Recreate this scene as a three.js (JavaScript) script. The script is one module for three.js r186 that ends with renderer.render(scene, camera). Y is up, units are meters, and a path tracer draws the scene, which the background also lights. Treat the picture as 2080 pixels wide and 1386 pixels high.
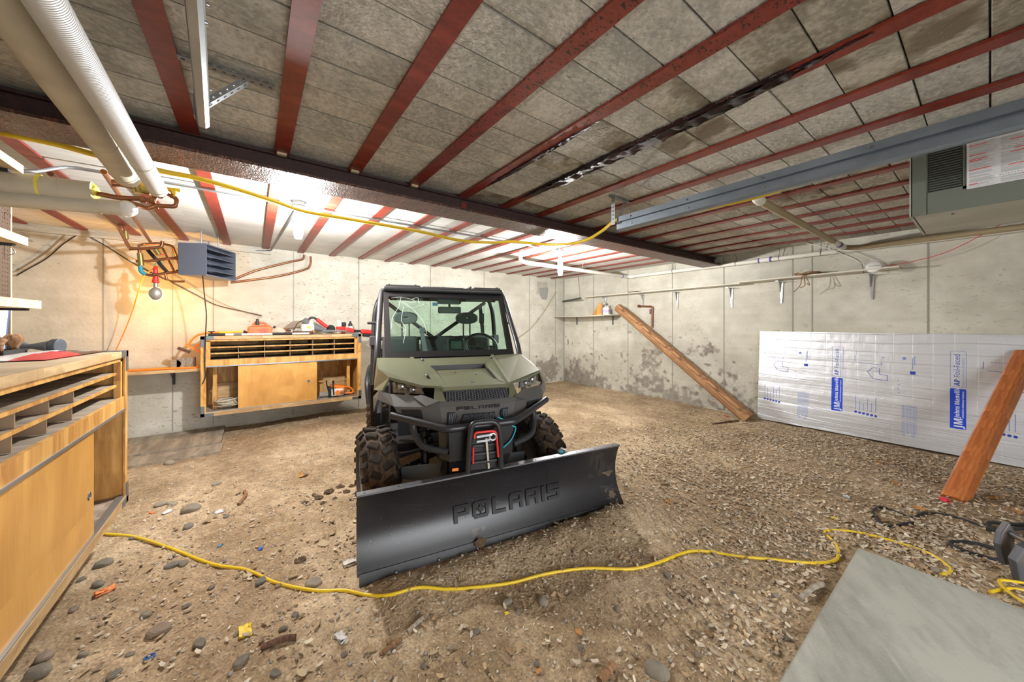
import * as THREE from 'three';
import { RoundedBoxGeometry } from 'three/addons/geometries/RoundedBoxGeometry.js';
import { mergeGeometries } from 'three/addons/utils/BufferGeometryUtils.js';

// ---------- camera, sky, exposure ----------
const scene = new THREE.Scene();
const FOC = 714, CU = 1040, CV = 658, EYE = 1.38, YAW = Math.atan2(525, 714);
const camera = new THREE.PerspectiveCamera(2 * Math.atan(693 / FOC) * 180 / Math.PI, 2080 / 1386, 0.03, 60);
camera.position.set(0, EYE, 0);
camera.rotation.y = -YAW;
camera.setViewOffset(2080, 1386, 0, 693 - CV, 2080, 1386);
scene.background = new THREE.Color(0.96, 0.98, 1.0);   // bright overcast sky outside the open garage door
scene.backgroundIntensity = 55;
const renderer = new THREE.WebGLRenderer();
renderer.toneMapping = THREE.LinearToneMapping;
renderer.toneMappingExposure = 0.2;
renderer.shadowMap.enabled = true;
const BULB_CD = 90, WORK_CD = 11;

// ---------- a pixel of the photograph gives a ray; the plane it meets gives the point ----------
const SY = Math.sin(YAW), CY = Math.cos(YAW);
function ray(u, v) { const a = (u - CU) / FOC; return new THREE.Vector3(SY + a * CY, (CV - v) / FOC, -CY + a * SY); }
const onY = (u, v, y) => { const d = ray(u, v), t = (y - EYE) / d.y; return new THREE.Vector3(d.x * t, y, d.z * t); };
const onX = (u, v, x) => { const d = ray(u, v), t = x / d.x; return new THREE.Vector3(x, EYE + d.y * t, d.z * t); };
const onZ = (u, v, z) => { const d = ray(u, v), t = z / d.z; return new THREE.Vector3(d.x * t, EYE + d.y * t, z); };

// ---------- helpers ----------
const V = (x, y, z) => new THREE.Vector3(x, y, z);
function rngOf(s) { return () => { s = (s + 0x6d2b79f5) | 0; let t = Math.imul(s ^ (s >>> 15), 1 | s); t = (t + Math.imul(t ^ (t >>> 7), 61 | t)) ^ t; return ((t ^ (t >>> 14)) >>> 0) / 4294967296; }; }
const rnd = rngOf(77);
const rr = (a, b) => a + (b - a) * rnd();
function hash(x, y, s) { let h = Math.imul(x, 374761393) ^ Math.imul(y, 668265263) ^ Math.imul(s, 1274126177); h = Math.imul(h ^ (h >>> 13), 1274126177); return ((h ^ (h >>> 16)) >>> 0) / 4294967296; }
function vnoise(x, y, s, p) {             // value noise, period p cells
  const xi = Math.floor(x), yi = Math.floor(y), fx = x - xi, fy = y - yi;
  const w = (n) => p ? ((n % p) + p) % p : n, a = fx * fx * (3 - 2 * fx), b = fy * fy * (3 - 2 * fy);
  const x0 = w(xi), x1 = w(xi + 1), y0 = w(yi), y1 = w(yi + 1);
  return (hash(x0, y0, s) * (1 - a) + hash(x1, y0, s) * a) * (1 - b) + (hash(x0, y1, s) * (1 - a) + hash(x1, y1, s) * a) * b;
}
function fbm(x, y, s, oct = 4, p = 0) { let r = 0, a = .5, n = 0; for (let i = 0; i < oct; i++) { r += a * vnoise(x, y, s + i * 17, p); n += a; x *= 2; y *= 2; p *= 2; a *= .5; } return r / n; }
const clamp = (x, a = 0, b = 1) => Math.min(b, Math.max(a, x));
const sm = (a, b, x) => { const t = clamp((x - a) / (b - a)); return t * t * (3 - 2 * t); };
const mix = (a, b, t) => a + (b - a) * t;
const mixc = (a, b, t) => [mix(a[0], b[0], t), mix(a[1], b[1], t), mix(a[2], b[2], t)];
function tex(w, h, fn, srgb = true) {     // fn(u, v) gives 0..255 sRGB colour, or one grey number
  const d = new Uint8Array(w * h * 4);
  for (let j = 0; j < h; j++) for (let i = 0; i < w; i++) {
    const c = fn((i + .5) / w, (j + .5) / h, i, j), k = (j * w + i) * 4;
    if (typeof c === 'number') d[k] = d[k + 1] = d[k + 2] = clamp(c, 0, 255); else { d[k] = clamp(c[0], 0, 255); d[k + 1] = clamp(c[1], 0, 255); d[k + 2] = clamp(c[2], 0, 255); }
    d[k + 3] = 255;
  }
  const t = new THREE.DataTexture(d, w, h); t.wrapS = t.wrapT = THREE.RepeatWrapping; t.magFilter = THREE.LinearFilter; t.minFilter = THREE.LinearMipmapLinearFilter; t.generateMipmaps = true;
  if (srgb) t.colorSpace = THREE.SRGBColorSpace; t.needsUpdate = true; return t;
}
function canvasTex(w, h, draw) {
  const c = document.createElement('canvas'); c.width = w; c.height = h; draw(c.getContext('2d'), w, h);
  const t = new THREE.CanvasTexture(c); t.colorSpace = THREE.SRGBColorSpace; return t;
}
const mat = (o) => new THREE.MeshStandardMaterial(o), phys = (o) => new THREE.MeshPhysicalMaterial(o);
const lin = (r, g, b) => new THREE.Color().setRGB(r, g, b);

function flat(g) { let q = g.index ? g.toNonIndexed() : g; for (const k of Object.keys(q.attributes)) if (!['position', 'normal', 'uv'].includes(k)) q.deleteAttribute(k);
  if (!q.attributes.normal) q.computeVertexNormals();
  if (!q.attributes.uv) q.setAttribute('uv', new THREE.BufferAttribute(new Float32Array(q.attributes.position.count * 2), 2)); return q; }
const merge = (list) => list.length === 1 ? flat(list[0]) : mergeGeometries(list.map(flat));
function boxUV(g, s = 1, ou = 0, ov = 0, turn = false) {     // uv in metres / s by the side a face points to
  g = flat(g); const p = g.attributes.position, n = g.attributes.normal, u = g.attributes.uv;
  for (let i = 0; i < p.count; i++) {
    const ax = Math.abs(n.getX(i)), ay = Math.abs(n.getY(i)), az = Math.abs(n.getZ(i)); let a, b;
    if (ay >= ax && ay >= az) { a = p.getX(i); b = p.getZ(i); } else if (ax >= az) { a = p.getZ(i); b = p.getY(i); } else { a = p.getX(i); b = p.getY(i); }
    if (turn) [a, b] = [b, a];
    u.setXY(i, a / s + ou, b / s + ov);
  }
  return g;
}
function place(g, x = 0, y = 0, z = 0, rx = 0, ry = 0, rz = 0) { g.applyMatrix4(new THREE.Matrix4().compose(V(x, y, z), new THREE.Quaternion().setFromEuler(new THREE.Euler(rx, ry, rz)), V(1, 1, 1))); return g; }
const box = (w, h, d, x = 0, y = 0, z = 0, rx = 0, ry = 0, rz = 0) => place(new THREE.BoxGeometry(w, h, d), x, y, z, rx, ry, rz);
const bb = (x0, y0, z0, x1, y1, z1) => box(Math.abs(x1 - x0), Math.abs(y1 - y0), Math.abs(z1 - z0), (x0 + x1) / 2, (y0 + y1) / 2, (z0 + z1) / 2);
const rbox = (w, h, d, r, x = 0, y = 0, z = 0, rx = 0, ry = 0, rz = 0, seg = 2) => place(new RoundedBoxGeometry(w, h, d, seg, r), x, y, z, rx, ry, rz);
const cyl = (r0, r1, h, x = 0, y = 0, z = 0, rx = 0, ry = 0, rz = 0, n = 16) => place(new THREE.CylinderGeometry(r0, r1, h, n), x, y, z, rx, ry, rz);
const ball = (r, x, y, z, n = 12) => place(new THREE.SphereGeometry(r, n, Math.max(6, n * .7 | 0)), x, y, z);
function tube(pts, r, seg = 0, n = 8, tension = .5, closed = false) {
  const c = new THREE.CatmullRomCurve3(pts, closed, 'catmullrom', tension); return capped(c, seg || pts.length * 8, r, n, closed);
}
function capped(c, seg, r, n, closed = false) {
  const g = new THREE.TubeGeometry(c, seg, r, n, closed); if (closed) return g;
  const ends = [0, 1].map((t) => { const p = c.getPointAt(t), d = c.getTangentAt(t).multiplyScalar(t ? 1 : -1), k = new THREE.CircleGeometry(r, n); k.applyQuaternion(new THREE.Quaternion().setFromUnitVectors(V(0, 0, 1), d)); k.translate(p.x, p.y, p.z); return k; });
  return merge([g, ...ends]);
}
function bent(pts, r, bend = .03, n = 10, seg = 0) {        // straight runs with rounded corners
  const path = new THREE.CurvePath(); let a = pts[0].clone();
  for (let i = 1; i < pts.length; i++) {
    const b = pts[i];
    if (i < pts.length - 1) {
      const k = Math.min(bend, a.distanceTo(b) * .45, b.distanceTo(pts[i + 1]) * .45);
      const p = b.clone().add(a.clone().sub(b).setLength(k)), q = b.clone().add(pts[i + 1].clone().sub(b).setLength(k));
      path.add(new THREE.LineCurve3(a, p)); path.add(new THREE.QuadraticBezierCurve3(p, b.clone(), q)); a = q;
    } else path.add(new THREE.LineCurve3(a, b.clone()));
  }
  return capped(path, seg || pts.length * 12, r, n);
}
function rod(a, b, r, n = 10, r2 = r) { const d = b.clone().sub(a), g = new THREE.CylinderGeometry(r2, r, d.length(), n); g.applyQuaternion(new THREE.Quaternion().setFromUnitVectors(V(0, 1, 0), d.clone().normalize())); g.translate((a.x + b.x) / 2, (a.y + b.y) / 2, (a.z + b.z) / 2); return g; }
function bar(a, b, w, h, up = V(0, 1, 0)) {                 // a box beam from a to b, w across, h along up
  const d = b.clone().sub(a), L = d.length(), z = d.clone().normalize(), x = up.clone().cross(z).normalize(), y = z.clone().cross(x);
  const g = new THREE.BoxGeometry(w, h, L); g.applyMatrix4(new THREE.Matrix4().makeBasis(x, y, z)); g.translate((a.x + b.x) / 2, (a.y + b.y) / 2, (a.z + b.z) / 2); return g;
}
function slab(pts, thick) {                                 // a thick plate over a polygon of 3D points; thick goes against its normal
  const n = V(0, 0, 0), P = pts.map((p) => p.isVector3 ? p : V(...p));
  for (let i = 0; i < P.length; i++) { const a = P[i], b = P[(i + 1) % P.length]; n.x += (a.y - b.y) * (a.z + b.z); n.y += (a.z - b.z) * (a.x + b.x); n.z += (a.x - b.x) * (a.y + b.y); }
  n.normalize(); const Q = P.map((p) => p.clone().addScaledVector(n, -thick)), v = [], tri = (a, b, c) => v.push(a.x, a.y, a.z, b.x, b.y, b.z, c.x, c.y, c.z);
  const ax = Math.abs(n.x), ay = Math.abs(n.y), az = Math.abs(n.z);
  const two = P.map((p) => ay >= ax && ay >= az ? new THREE.Vector2(p.x, p.z) : ax >= az ? new THREE.Vector2(p.z, p.y) : new THREE.Vector2(p.x, p.y));
  let idx = THREE.ShapeUtils.triangulateShape(two, []);
  for (const [i, j, k] of idx) { const f = P[j].clone().sub(P[i]).cross(P[k].clone().sub(P[i])).dot(n) > 0; if (f) { tri(P[i], P[j], P[k]); tri(Q[i], Q[k], Q[j]); } else { tri(P[i], P[k], P[j]); tri(Q[i], Q[j], Q[k]); } }
  for (let i = 0; i < P.length; i++) { const j = (i + 1) % P.length; tri(P[i], Q[i], Q[j]); tri(P[i], Q[j], P[j]); }
  const g = new THREE.BufferGeometry(); g.setAttribute('position', new THREE.Float32BufferAttribute(v, 3)); g.computeVertexNormals(); return flat(g);
}
function extrude(pts, depth, bevel = 0, holes = []) {       // outline in x, y; depth along z
  const s = new THREE.Shape(pts.map(([x, y]) => new THREE.Vector2(x, y))); for (const h of holes) s.holes.push(new THREE.Path(h.map(([x, y]) => new THREE.Vector2(x, y))));
  return new THREE.ExtrudeGeometry(s, { depth, bevelEnabled: bevel > 0, bevelSize: bevel, bevelThickness: bevel, bevelSegments: 2, curveSegments: 8 });
}
const lathe = (pts, n = 20) => new THREE.LatheGeometry(pts.map(([r, y]) => new THREE.Vector2(r, y)), n);
function rough(g, amp, f, s = 3) { const p = g.attributes.position, n = g.attributes.normal; for (let i = 0; i < p.count; i++) { const k = (fbm(p.getX(i) * f + 31 + p.getY(i) * f * .7, p.getZ(i) * f + 57 - p.getY(i) * f * .6, s, 3) - .5) * 2 * amp; p.setXYZ(i, p.getX(i) + n.getX(i) * k, p.getY(i) + n.getY(i) * k, p.getZ(i) + n.getZ(i) * k); } g.computeVertexNormals(); return g; }

const used = {};
function numbered(name) { const k = used[name] = (used[name] ?? -1) + 1; return k ? name + '_' + String(k).padStart(3, '0') : name; }
function obj(name, geo, m, parent = scene) {
  const o = new THREE.Mesh(Array.isArray(geo) ? merge(geo) : geo, m); o.name = parent === scene ? numbered(name) : name; o.castShadow = o.receiveShadow = true; parent.add(o); return o;
}
function tag(o, label, category, group) { o.userData.label = label; o.userData.category = category; if (group) o.userData.group = group; return o; }
function thing(name, label, category, at = [0, 0, 0], turn = 0, group) { const o = new THREE.Group(); o.name = numbered(name); o.position.set(...at); o.rotation.y = turn; scene.add(o); return tag(o, label, category, group); }
function struct(name, label, category, geo, m) { let o; if (geo) o = obj(name, geo, m); else { o = new THREE.Group(); o.name = numbered(name); scene.add(o); } o.userData.kind = 'structure'; return tag(o, label, category); }

// ---------- materials ----------
const XR = 6.0, ZB = -6.06, XL = -2.4, ZF = 2.2, CEIL = 2.446;
const grainOf = (u, v, s, f) => (hash(Math.floor(u * f), Math.floor(v * f), s) - .5);
// dirt: 2.5 m tile
const dirtMap = tex(1024, 1024, (u, v) => {
  const a = fbm(u * 6, v * 6, 1, 5, 6), b = fbm(u * 60, v * 60, 9, 3, 60), c = vnoise(u * 220, v * 220, 21, 220), d = vnoise(u * 420, v * 420, 23, 420);
  let col = mixc([136, 115, 88], [188, 167, 137], clamp(.5 + (a - .5) * 2.2 + (b - .5) * .9));
  if (c > .86) col = mixc(col, [222, 208, 182], (c - .86) * 5); if (c < .13) col = mixc(col, [82, 64, 46], (.13 - c) * 6);
  const k = 1 + (d - .5) * .3; return col.map((x) => x * k);
});
const dirtBump = tex(1024, 1024, (u, v) => 255 * (.35 * fbm(u * 30, v * 30, 4, 3, 30) + .35 * vnoise(u * 150, v * 150, 6, 150) + .3 * vnoise(u * 320, v * 320, 8, 320)), false);
const M = {};
M.dirt = mat({ map: dirtMap, bumpMap: dirtBump, bumpScale: .012, roughness: 1 });
M.clod = mat({ map: dirtMap, bumpMap: dirtBump, bumpScale: .01, roughness: 1, color: lin(.72, .66, .6) });
// concrete walls: one texture per wall, stains where the photograph shows them
function concrete(len, high, seed, stain, pit) {
  return (u, v) => {
    const x = u * len, y = v * high;
    const a = fbm(x * .9, y * .9, seed, 5), b = fbm(x * 7, y * 7, seed + 3, 3), c = vnoise(x * 90, y * 90, seed + 7), st = fbm(x * 1.3, y * 16, seed + 12, 3);
    let col = mixc([180, 177, 164], [216, 214, 203], clamp(.5 + (a - .5) * 1.7 + (b - .5) * .7 + (st - .5) * .35 + (c - .5) * .14));
    const ps = fbm(x * 26 + y * 9, y * 70, seed + 30, 3), pz = fbm(x * .8, y * .8, seed + 33, 3); if (ps > .7 && pz > .46) col = mixc(col, [120, 112, 98], clamp((ps - .7) * 8) * pit(x, y));
    const s = stain(x, y, fbm(x * 2.1, y * 2.1, seed + 40, 5), fbm(x * 14, y * 14, seed + 44, 4)); if (s > 0) col = mixc(col, [92, 82, 76], clamp(s));
    return col;
  };
}
const wallBump = tex(512, 512, (u, v) => 255 * (.5 * fbm(u * 12, v * 12, 3, 4, 12) + .3 * vnoise(u * 100, v * 100, 5, 100) + .2 * fbm(u * 6, v * 60, 2, 2, 6)), false);
M.wallBack = mat({ roughness: .93, bumpMap: null, map: tex(2048, 600, concrete(XR - XL, 2.6, 101, (x, y, n, f) => (x > 6.6 ? sm(.52, .66, n + (f - .5) * .5 + (.25 - y) * .5) * .5 : 0) + (Math.abs(x - 7.72) < .16 && y > 2.2 - .14 && y < 2.34 && f > .28 ? .22 : 0), () => .55)) });
M.wallRight = mat({ roughness: .93, map: tex(2048, 600, concrete(ZF - ZB, 2.6, 205, (x, y, n, f) => {
  const reach = x < 4.3 ? .42 : .1; const core = sm(.44, .74, n + (f - .5) * .9 + (reach - y) * .5); return core * .4 * (.55 + f) + (f > .72 && y < 1.4 ? .12 : 0); }, () => .3)) });
M.wallPlain = mat({ roughness: .93, map: tex(1024, 512, concrete(8, 2.6, 307, () => 0, () => .3)) });
for (const k of ['wallBack', 'wallRight', 'wallPlain']) { M[k].bumpMap = wallBump.clone(); M[k].bumpMap.repeat.set(4, 1.3); M[k].bumpScale = .006; }
M.seam = mat({ color: lin(.36, .35, .31), roughness: .95 });
M.patch = mat({ color: lin(.33, .33, .32), roughness: .8 });
// ceiling blocks: 1 m tile, strandy grain
const blockTex = (seed, lo, hi, damp) => tex(512, 512, (u, v) => {
  const a = fbm(u * 5, v * 5, seed, 4, 5), b = fbm(u * 70, v * 60, seed + 5, 4, 70), c = vnoise(u * 150, v * 150, seed + 9, 150), d = vnoise(u * 50 + v * 9, v * 120, seed + 13, 0);
  let col = mixc(lo, hi, clamp(.5 + (a - .5) * 1.5 + (b - .5) * 1.5));
  if (c > .88) col = mixc(col, [70, 66, 58], (c - .88) * 5.5); if (damp) { const n = fbm(u * 4, v * 4, seed + 20, 5, 4); col = mixc(col, [92, 78, 60], sm(.45, .6, n) * .75); }
  return col;
});
const blockBump = tex(512, 512, (u, v) => 255 * (.6 * fbm(u * 90, v * 40, 55, 3, 90) + .4 * vnoise(u * 150, v * 150, 60, 150)), false);
M.block = [blockTex(11, [157, 154, 146], [206, 203, 195]), blockTex(41, [162, 158, 149], [208, 204, 195]), blockTex(71, [151, 149, 141], [201, 198, 190])].map((map) => mat({ map, bumpMap: blockBump, bumpScale: .004, roughness: 1 }));
M.blockDamp = mat({ map: blockTex(91, [134, 128, 114], [186, 180, 165], true), bumpMap: blockBump, bumpScale: .004, roughness: .75 });
M.panelFarLit = mat({ roughness: .9, map: tex(512, 512, (u, v) => { const a = fbm(u * 3, v * 40, 7, 4, 0), b = fbm(u * 4, v * 4, 17, 4, 4); return mixc([188, 188, 184], [222, 222, 218], clamp(.5 + (a - .5) * .9 + (b - .5) * .9)); }) });  // same grey blocks beyond the beam; the bulbs' brightness is put into this lighter colour
const redTex = tex(256, 512, (u, v) => { const a = fbm(u * 4, v * 8, 5, 4, 4), b = fbm(u * 30, v * 60, 8, 3, 30), c = vnoise(u * 90, v * 180, 2, 90); let col = mixc([104, 34, 24], [140, 56, 40], clamp(.5 + (a - .5) * 1.5 + (b - .5) * .6)); if (c > .93) col = mixc(col, [40, 20, 16], .7); return col; });
M.red = mat({ map: redTex, roughness: .42 });
M.redPitted = mat({ map: tex(256, 512, (u, v) => { const b = fbm(u * 16, v * 32, 8, 3, 16), c = vnoise(u * 40, v * 80, 2, 40); let col = mixc([106, 38, 32], [138, 58, 50], b); if (c > .78) col = [46, 20, 18]; return col; }), roughness: .3 });
M.rustWet = mat({ map: tex(256, 512, (u, v) => { const b = fbm(u * 14, v * 28, 18, 4, 14), c = fbm(u * 5, v * 10, 12, 3, 5); return mixc([26, 16, 16], c > .56 ? [110, 48, 28] : [52, 28, 26], clamp(b * 1.2 - .1)); }), roughness: .34, bumpMap: blockBump, bumpScale: .01 });
M.beam = mat({ map: tex(1024, 128, (u, v) => { const a = fbm(u * 60, v * 6, 5, 4, 60), b = fbm(u * 240, v * 30, 8, 3, 240), f = vnoise(u * 300, v * 40, 4, 300); let col = mixc([52, 32, 28], [104, 66, 50], clamp(.5 + (a - .5) * 1.8 + (b - .5) * .8)); if (f > .9) col = mixc(col, [150, 120, 100], .6); return col; }), roughness: .38, bumpMap: blockBump, bumpScale: .004 });
M.beamWeb = mat({ map: tex(512, 128, (u, v) => mixc([44, 29, 29], [74, 46, 42], fbm(u * 40, v * 10, 15, 4, 40))), roughness: .6 });
// woods
const woodTex = (lo, hi, s, fx, fy, knot = 0) => tex(512, 512, (u, v) => {
  const w = fbm(u * 3, v * 3, s + 2, 3, 3) * 1.6, r = fbm(u * fx + w, v * fy + w * 2, s, 4, 0), f = vnoise(u * 160, v * 12, s + 6, 0); let t = clamp(.5 + (r - .5) * 1.9 + (f - .5) * .25);
  let c = mixc(lo, hi, t); if (knot) { const k = fbm(u * 5, v * 5, s + 9, 3, 5); if (k > .68) c = mixc(c, lo.map((x) => x * .6), clamp((k - .68) * 8)); } return c;
});
M.ply = mat({ map: woodTex([176, 124, 60], [222, 172, 98], 3, 26, 4), roughness: .5 });
M.door = mat({ map: woodTex([192, 138, 66], [222, 168, 90], 23, 6, 2), roughness: .42 });
M.counter = mat({ map: woodTex([164, 144, 116], [204, 186, 158], 13, 30, 3), roughness: .7 });
M.edge = mat({ map: woodTex([172, 138, 94], [208, 178, 132], 17, 5, 30), roughness: .6 });
M.darkWood = mat({ map: woodTex([62, 40, 26], [104, 68, 42], 19, 30, 3), roughness: .7 });
M.dustWood = mat({ map: woodTex([120, 108, 94], [164, 150, 132], 33, 24, 3), roughness: .9 });
M.divider = mat({ color: lin(.3, .2, .12), roughness: .8 });
M.pine = mat({ map: woodTex([214, 192, 146], [238, 220, 180], 43, 24, 3), roughness: .6 });
M.log = mat({ map: woodTex([128, 90, 58], [196, 150, 106], 53, 22, 2, 1), roughness: .7, bumpMap: dirtBump, bumpScale: .004 });
M.postOrange = mat({ map: woodTex([158, 86, 40], [206, 128, 70], 63, 24, 2), roughness: .45 });
M.grayBoard = mat({ map: woodTex([128, 118, 104], [168, 156, 138], 73, 18, 2), roughness: .9 });
M.shelfWhite = mat({ color: lin(.66, .64, .55), roughness: .6 });
// metals, plastics
M.galv = mat({ map: tex(256, 256, (u, v) => { const a = fbm(u * 6, v * 6, 3, 4, 6); return mixc([150, 158, 166], [186, 193, 200], a); }), metalness: .85, roughness: .36 });
M.galvBlue = mat({ map: tex(256, 256, (u, v) => mixc([112, 122, 132], [146, 156, 166], fbm(u * 6, v * 6, 3, 4, 6))), metalness: .6, roughness: .42 });
M.galvDark = mat({ color: lin(.2, .22, .24), metalness: .8, roughness: .45 });
M.steel = mat({ color: lin(.55, .57, .6), metalness: .95, roughness: .28 });
M.copper = mat({ map: tex(128, 128, (u, v) => mixc([112, 72, 50], [176, 122, 88], fbm(u * 6, v * 6, 9, 4, 6))), metalness: .75, roughness: .35 });
M.brass = mat({ color: lin(.34, .28, .1), metalness: .8, roughness: .4 });
M.black = mat({ color: lin(.012, .012, .014), roughness: .45 });
M.blackGloss = mat({ color: lin(.01, .01, .012), roughness: .25 });
M.rubber = mat({ color: lin(.018, .018, .02), roughness: .75 });
M.white = mat({ color: lin(.8, .8, .78), roughness: .5 });
M.pvc = mat({ color: lin(.78, .77, .7), roughness: .4 });
M.castPipe = mat({ map: tex(128, 256, (u, v) => mixc([120, 104, 78], [184, 170, 138], fbm(u * 6, v * 12, 9, 4, 6))), roughness: .6 });
M.primer = mat({ color: lin(.12, .09, .4), roughness: .5 });
M.insul = mat({ map: tex(256, 256, (u, v) => mixc([172, 164, 146], [206, 199, 182], fbm(u * 5, v * 5, 29, 4, 5))), roughness: .8 });
M.insulWhite = mat({ color: lin(.7, .71, .72), roughness: .5, bumpMap: tex(64, 512, (u, v) => 127 + 120 * Math.sin(v * 512 * .79), false), bumpScale: .002 });
M.yellow = mat({ color: lin(.72, .5, .02), roughness: .4 });
M.yellowFoam = mat({ color: lin(.75, .66, .1), roughness: .8 });
M.orange = mat({ color: lin(.85, .22, .02), roughness: .45 });
M.redPl = mat({ color: lin(.7, .03, .03), roughness: .35 });
M.teal = mat({ color: lin(.02, .3, .42), roughness: .6 });
M.grayPl = mat({ color: lin(.13, .14, .15), roughness: .5 });
M.heaterGray = mat({ color: lin(.12, .14, .19), roughness: .4, metalness: .2 });
M.heaterGreen = mat({ color: lin(.13, .145, .12), roughness: .5 });
M.sheetMetal = mat({ map: tex(256, 256, (u, v) => mixc([160, 160, 146], [196, 196, 184], fbm(u * 4, v * 4, 39, 4, 4))), roughness: .5, metalness: .2 });
M.stone = [lin(.3, .26, .2), lin(.27, .245, .21), lin(.42, .36, .28), lin(.36, .27, .2)].map((color) => mat({ color, map: null, roughness: .85, bumpMap: dirtBump, bumpScale: .004 }));
M.concreteSlab = mat({ roughness: .8, map: tex(1024, 1024, (u, v) => { const w = u * .6 + v, a = fbm(u * 4, v * 4, 91, 5, 4), b = fbm((u - v * .6) * 14, w * 60, 95, 3), c = vnoise(u * 300, v * 300, 97, 300), e = fbm((u - v * .6) * 5, w * 160, 99, 2); let col = mixc([128, 128, 119], [168, 168, 157], clamp(.5 + (a - .5) * 1.8 + (b - .5) * .7 + (c - .5) * .2)); if (e > .84) col = mixc(col, [204, 204, 196], (e - .84) * 2); return col; }), bumpMap: wallBump, bumpScale: .002 });

// ---------- light fittings outside the vehicle: two bulbs under the ceiling (built below), daylight through the open door ----------

// ---------- the ground ----------
const BL = { x: 1.335, z: -1.79, a: -10.5 * Math.PI / 180 };                       // the plough blade's foot and turn
const toBlade = (x, z) => { const dx = x - BL.x, dz = z - BL.z, c = Math.cos(BL.a), s = Math.sin(BL.a); return [dx * c - dz * s, dx * s + dz * c]; };
function ground(x, z) {
  let h = (fbm(x * 1.1 + 9, z * 1.1 + 4, 500, 3) - .5) * .045 + (fbm(x * 5 + 2, z * 5 + 7, 510, 3) - .5) * .022 + (fbm(x * 19, z * 19, 520, 3) - .5) * .011;
  const [bx, bz] = toBlade(x, z), side = sm(-1.0, -.7, bx) * (1 - sm(.95, 1.25, bx));
  h += side * mix(.03, .075, sm(-.6, .7, bx)) * Math.exp(-(((bz - .13) / .17) ** 2)) * (.75 + .5 * fbm(x * 7, z * 7, 530, 3));
  if (bz < .03 && Math.abs(bx) < 1) h *= .6;
  return h;
}
{
  const x0 = XL, x1 = XR, z0 = ZB, z1 = .45, st = .0225, nx = Math.round((x1 - x0) / st), nz = Math.round((z1 - z0) / st);
  const pos = new Float32Array((nx + 1) * (nz + 1) * 3), uv = new Float32Array((nx + 1) * (nz + 1) * 2), idx = [];
  for (let j = 0, k = 0; j <= nz; j++) for (let i = 0; i <= nx; i++, k++) {
    const x = x0 + (x1 - x0) * i / nx, z = z0 + (z1 - z0) * j / nz; pos.set([x, ground(x, z), z], k * 3); uv.set([x / 2.5, z / 2.5], k * 2);
    if (i < nx && j < nz) { const a = k, b = k + 1, c = k + nx + 1, d = c + 1; idx.push(a, c, b, b, c, d); }
  }
  const g = new THREE.BufferGeometry(); g.setAttribute('position', new THREE.BufferAttribute(pos, 3)); g.setAttribute('uv', new THREE.BufferAttribute(uv, 2)); g.setIndex(idx); g.computeVertexNormals();
  const f = struct('floor', 'packed brown dirt floor strewn with stones and leaf litter', 'floor', g, M.dirt);
  const under = boxUV(bb(XL, -.3, ZB, XR, -.05, ZF), 2.5); obj('subsoil', under, M.dirt, f);
  const near = boxUV(bb(XL, -.06, .45, XR, 0, ZF), 2.5); obj('packed_dirt', near, M.dirt, f);
}
// ---------- walls ----------
function wallGeo(w, h) { return new THREE.PlaneGeometry(w, h); }
{
  // each wall a thick box whose room side carries the metre-true texture
  const back = bb(XL - .2, -.3, ZB - .2, XR + .2, 2.6, ZB), uvWall = (g, f) => { g = flat(g); const p = g.attributes.position, u = g.attributes.uv; for (let i = 0; i < p.count; i++) u.setXY(i, ...f(p.getX(i), p.getY(i), p.getZ(i))); return g; };
  const wb = struct('wall_back', 'pale concrete back wall with form lines and pits', 'wall', uvWall(back, (x, y) => [(x - XL) / (XR - XL), y / 2.6]), M.wallBack);
  const wr = struct('wall_right', 'grey concrete side wall with dark damp stains low down', 'wall', uvWall(bb(XR, -.3, ZB, XR + .2, 2.6, ZF + .2), (x, y, z) => [(z - ZB) / (ZF - ZB), y / 2.6]), M.wallRight);
  struct('wall_left', 'plain concrete wall behind the near workbench', 'wall', uvWall(bb(XL - .2, -.3, ZB, XL, 2.6, ZF + .2), (x, y, z) => [(z - ZB) / 8, y / 2.6]), M.wallPlain);
  struct('wall_front', 'concrete wall with the garage door opening', 'wall', [bb(XL, -.3, ZF, -.1, 2.6, ZF + .2), bb(2.36, -.3, ZF, XR, 2.6, ZF + .2), bb(-.1, 2.1, ZF, 2.36, 2.6, ZF + .2)].map((g) => uvWall(g, (x, y) => [x / 8, y / 2.6])), M.wallPlain);
  for (const x of [-1.4, -.82, -.43, .47, 1.37, 2.6, 3.75, 4.93, 5.72]) obj('form_seam', [box(.007, 2.4, .004, x, 1.24, ZB + .001), box(.004, 2.4, .007, x + .008, 1.24, ZB + .001)], M.seam, wb);
  for (const z of [-5.15, -4.27, -3.35, -2.5, -1.62, -1.41, -.41, .6]) obj('form_seam', [box(.004, 2.44, .008, XR - .001, 1.22, z), box(.007, 2.44, .004, XR - .001, 1.22, z + .009)], M.seam, wr);
  obj('corner_fin', [box(.02, 2.44, .02, XR - .004, 1.22, ZB + .004), rod(V(5.98, 0, ZB + .03), V(5.98, 2.44, ZB + .03), .006, 6)], M.seam, wr);
  // rough mortar patch on the back wall
  const pa = [[5.22, 2.2], [5.5, 2.22], [5.47, 1.98], [5.42, 1.93], [5.3, 1.94], [5.25, 2.02]]; obj('mortar_patch', place(extrude(pa, .004), 0, 0, ZB), M.patch, wb);
  obj('sill_strip', bb(XL, 2.36, ZB, .2, CEIL, ZB + .05), M.wallPlain, wb);
  const dw = struct('driveway', 'bright paved apron outside the garage door', 'driveway', bb(-9, -.25, ZF + .2, 12, -.05, 16), mat({ color: lin(.5, .49, .47), roughness: .9 }));
}
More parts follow.
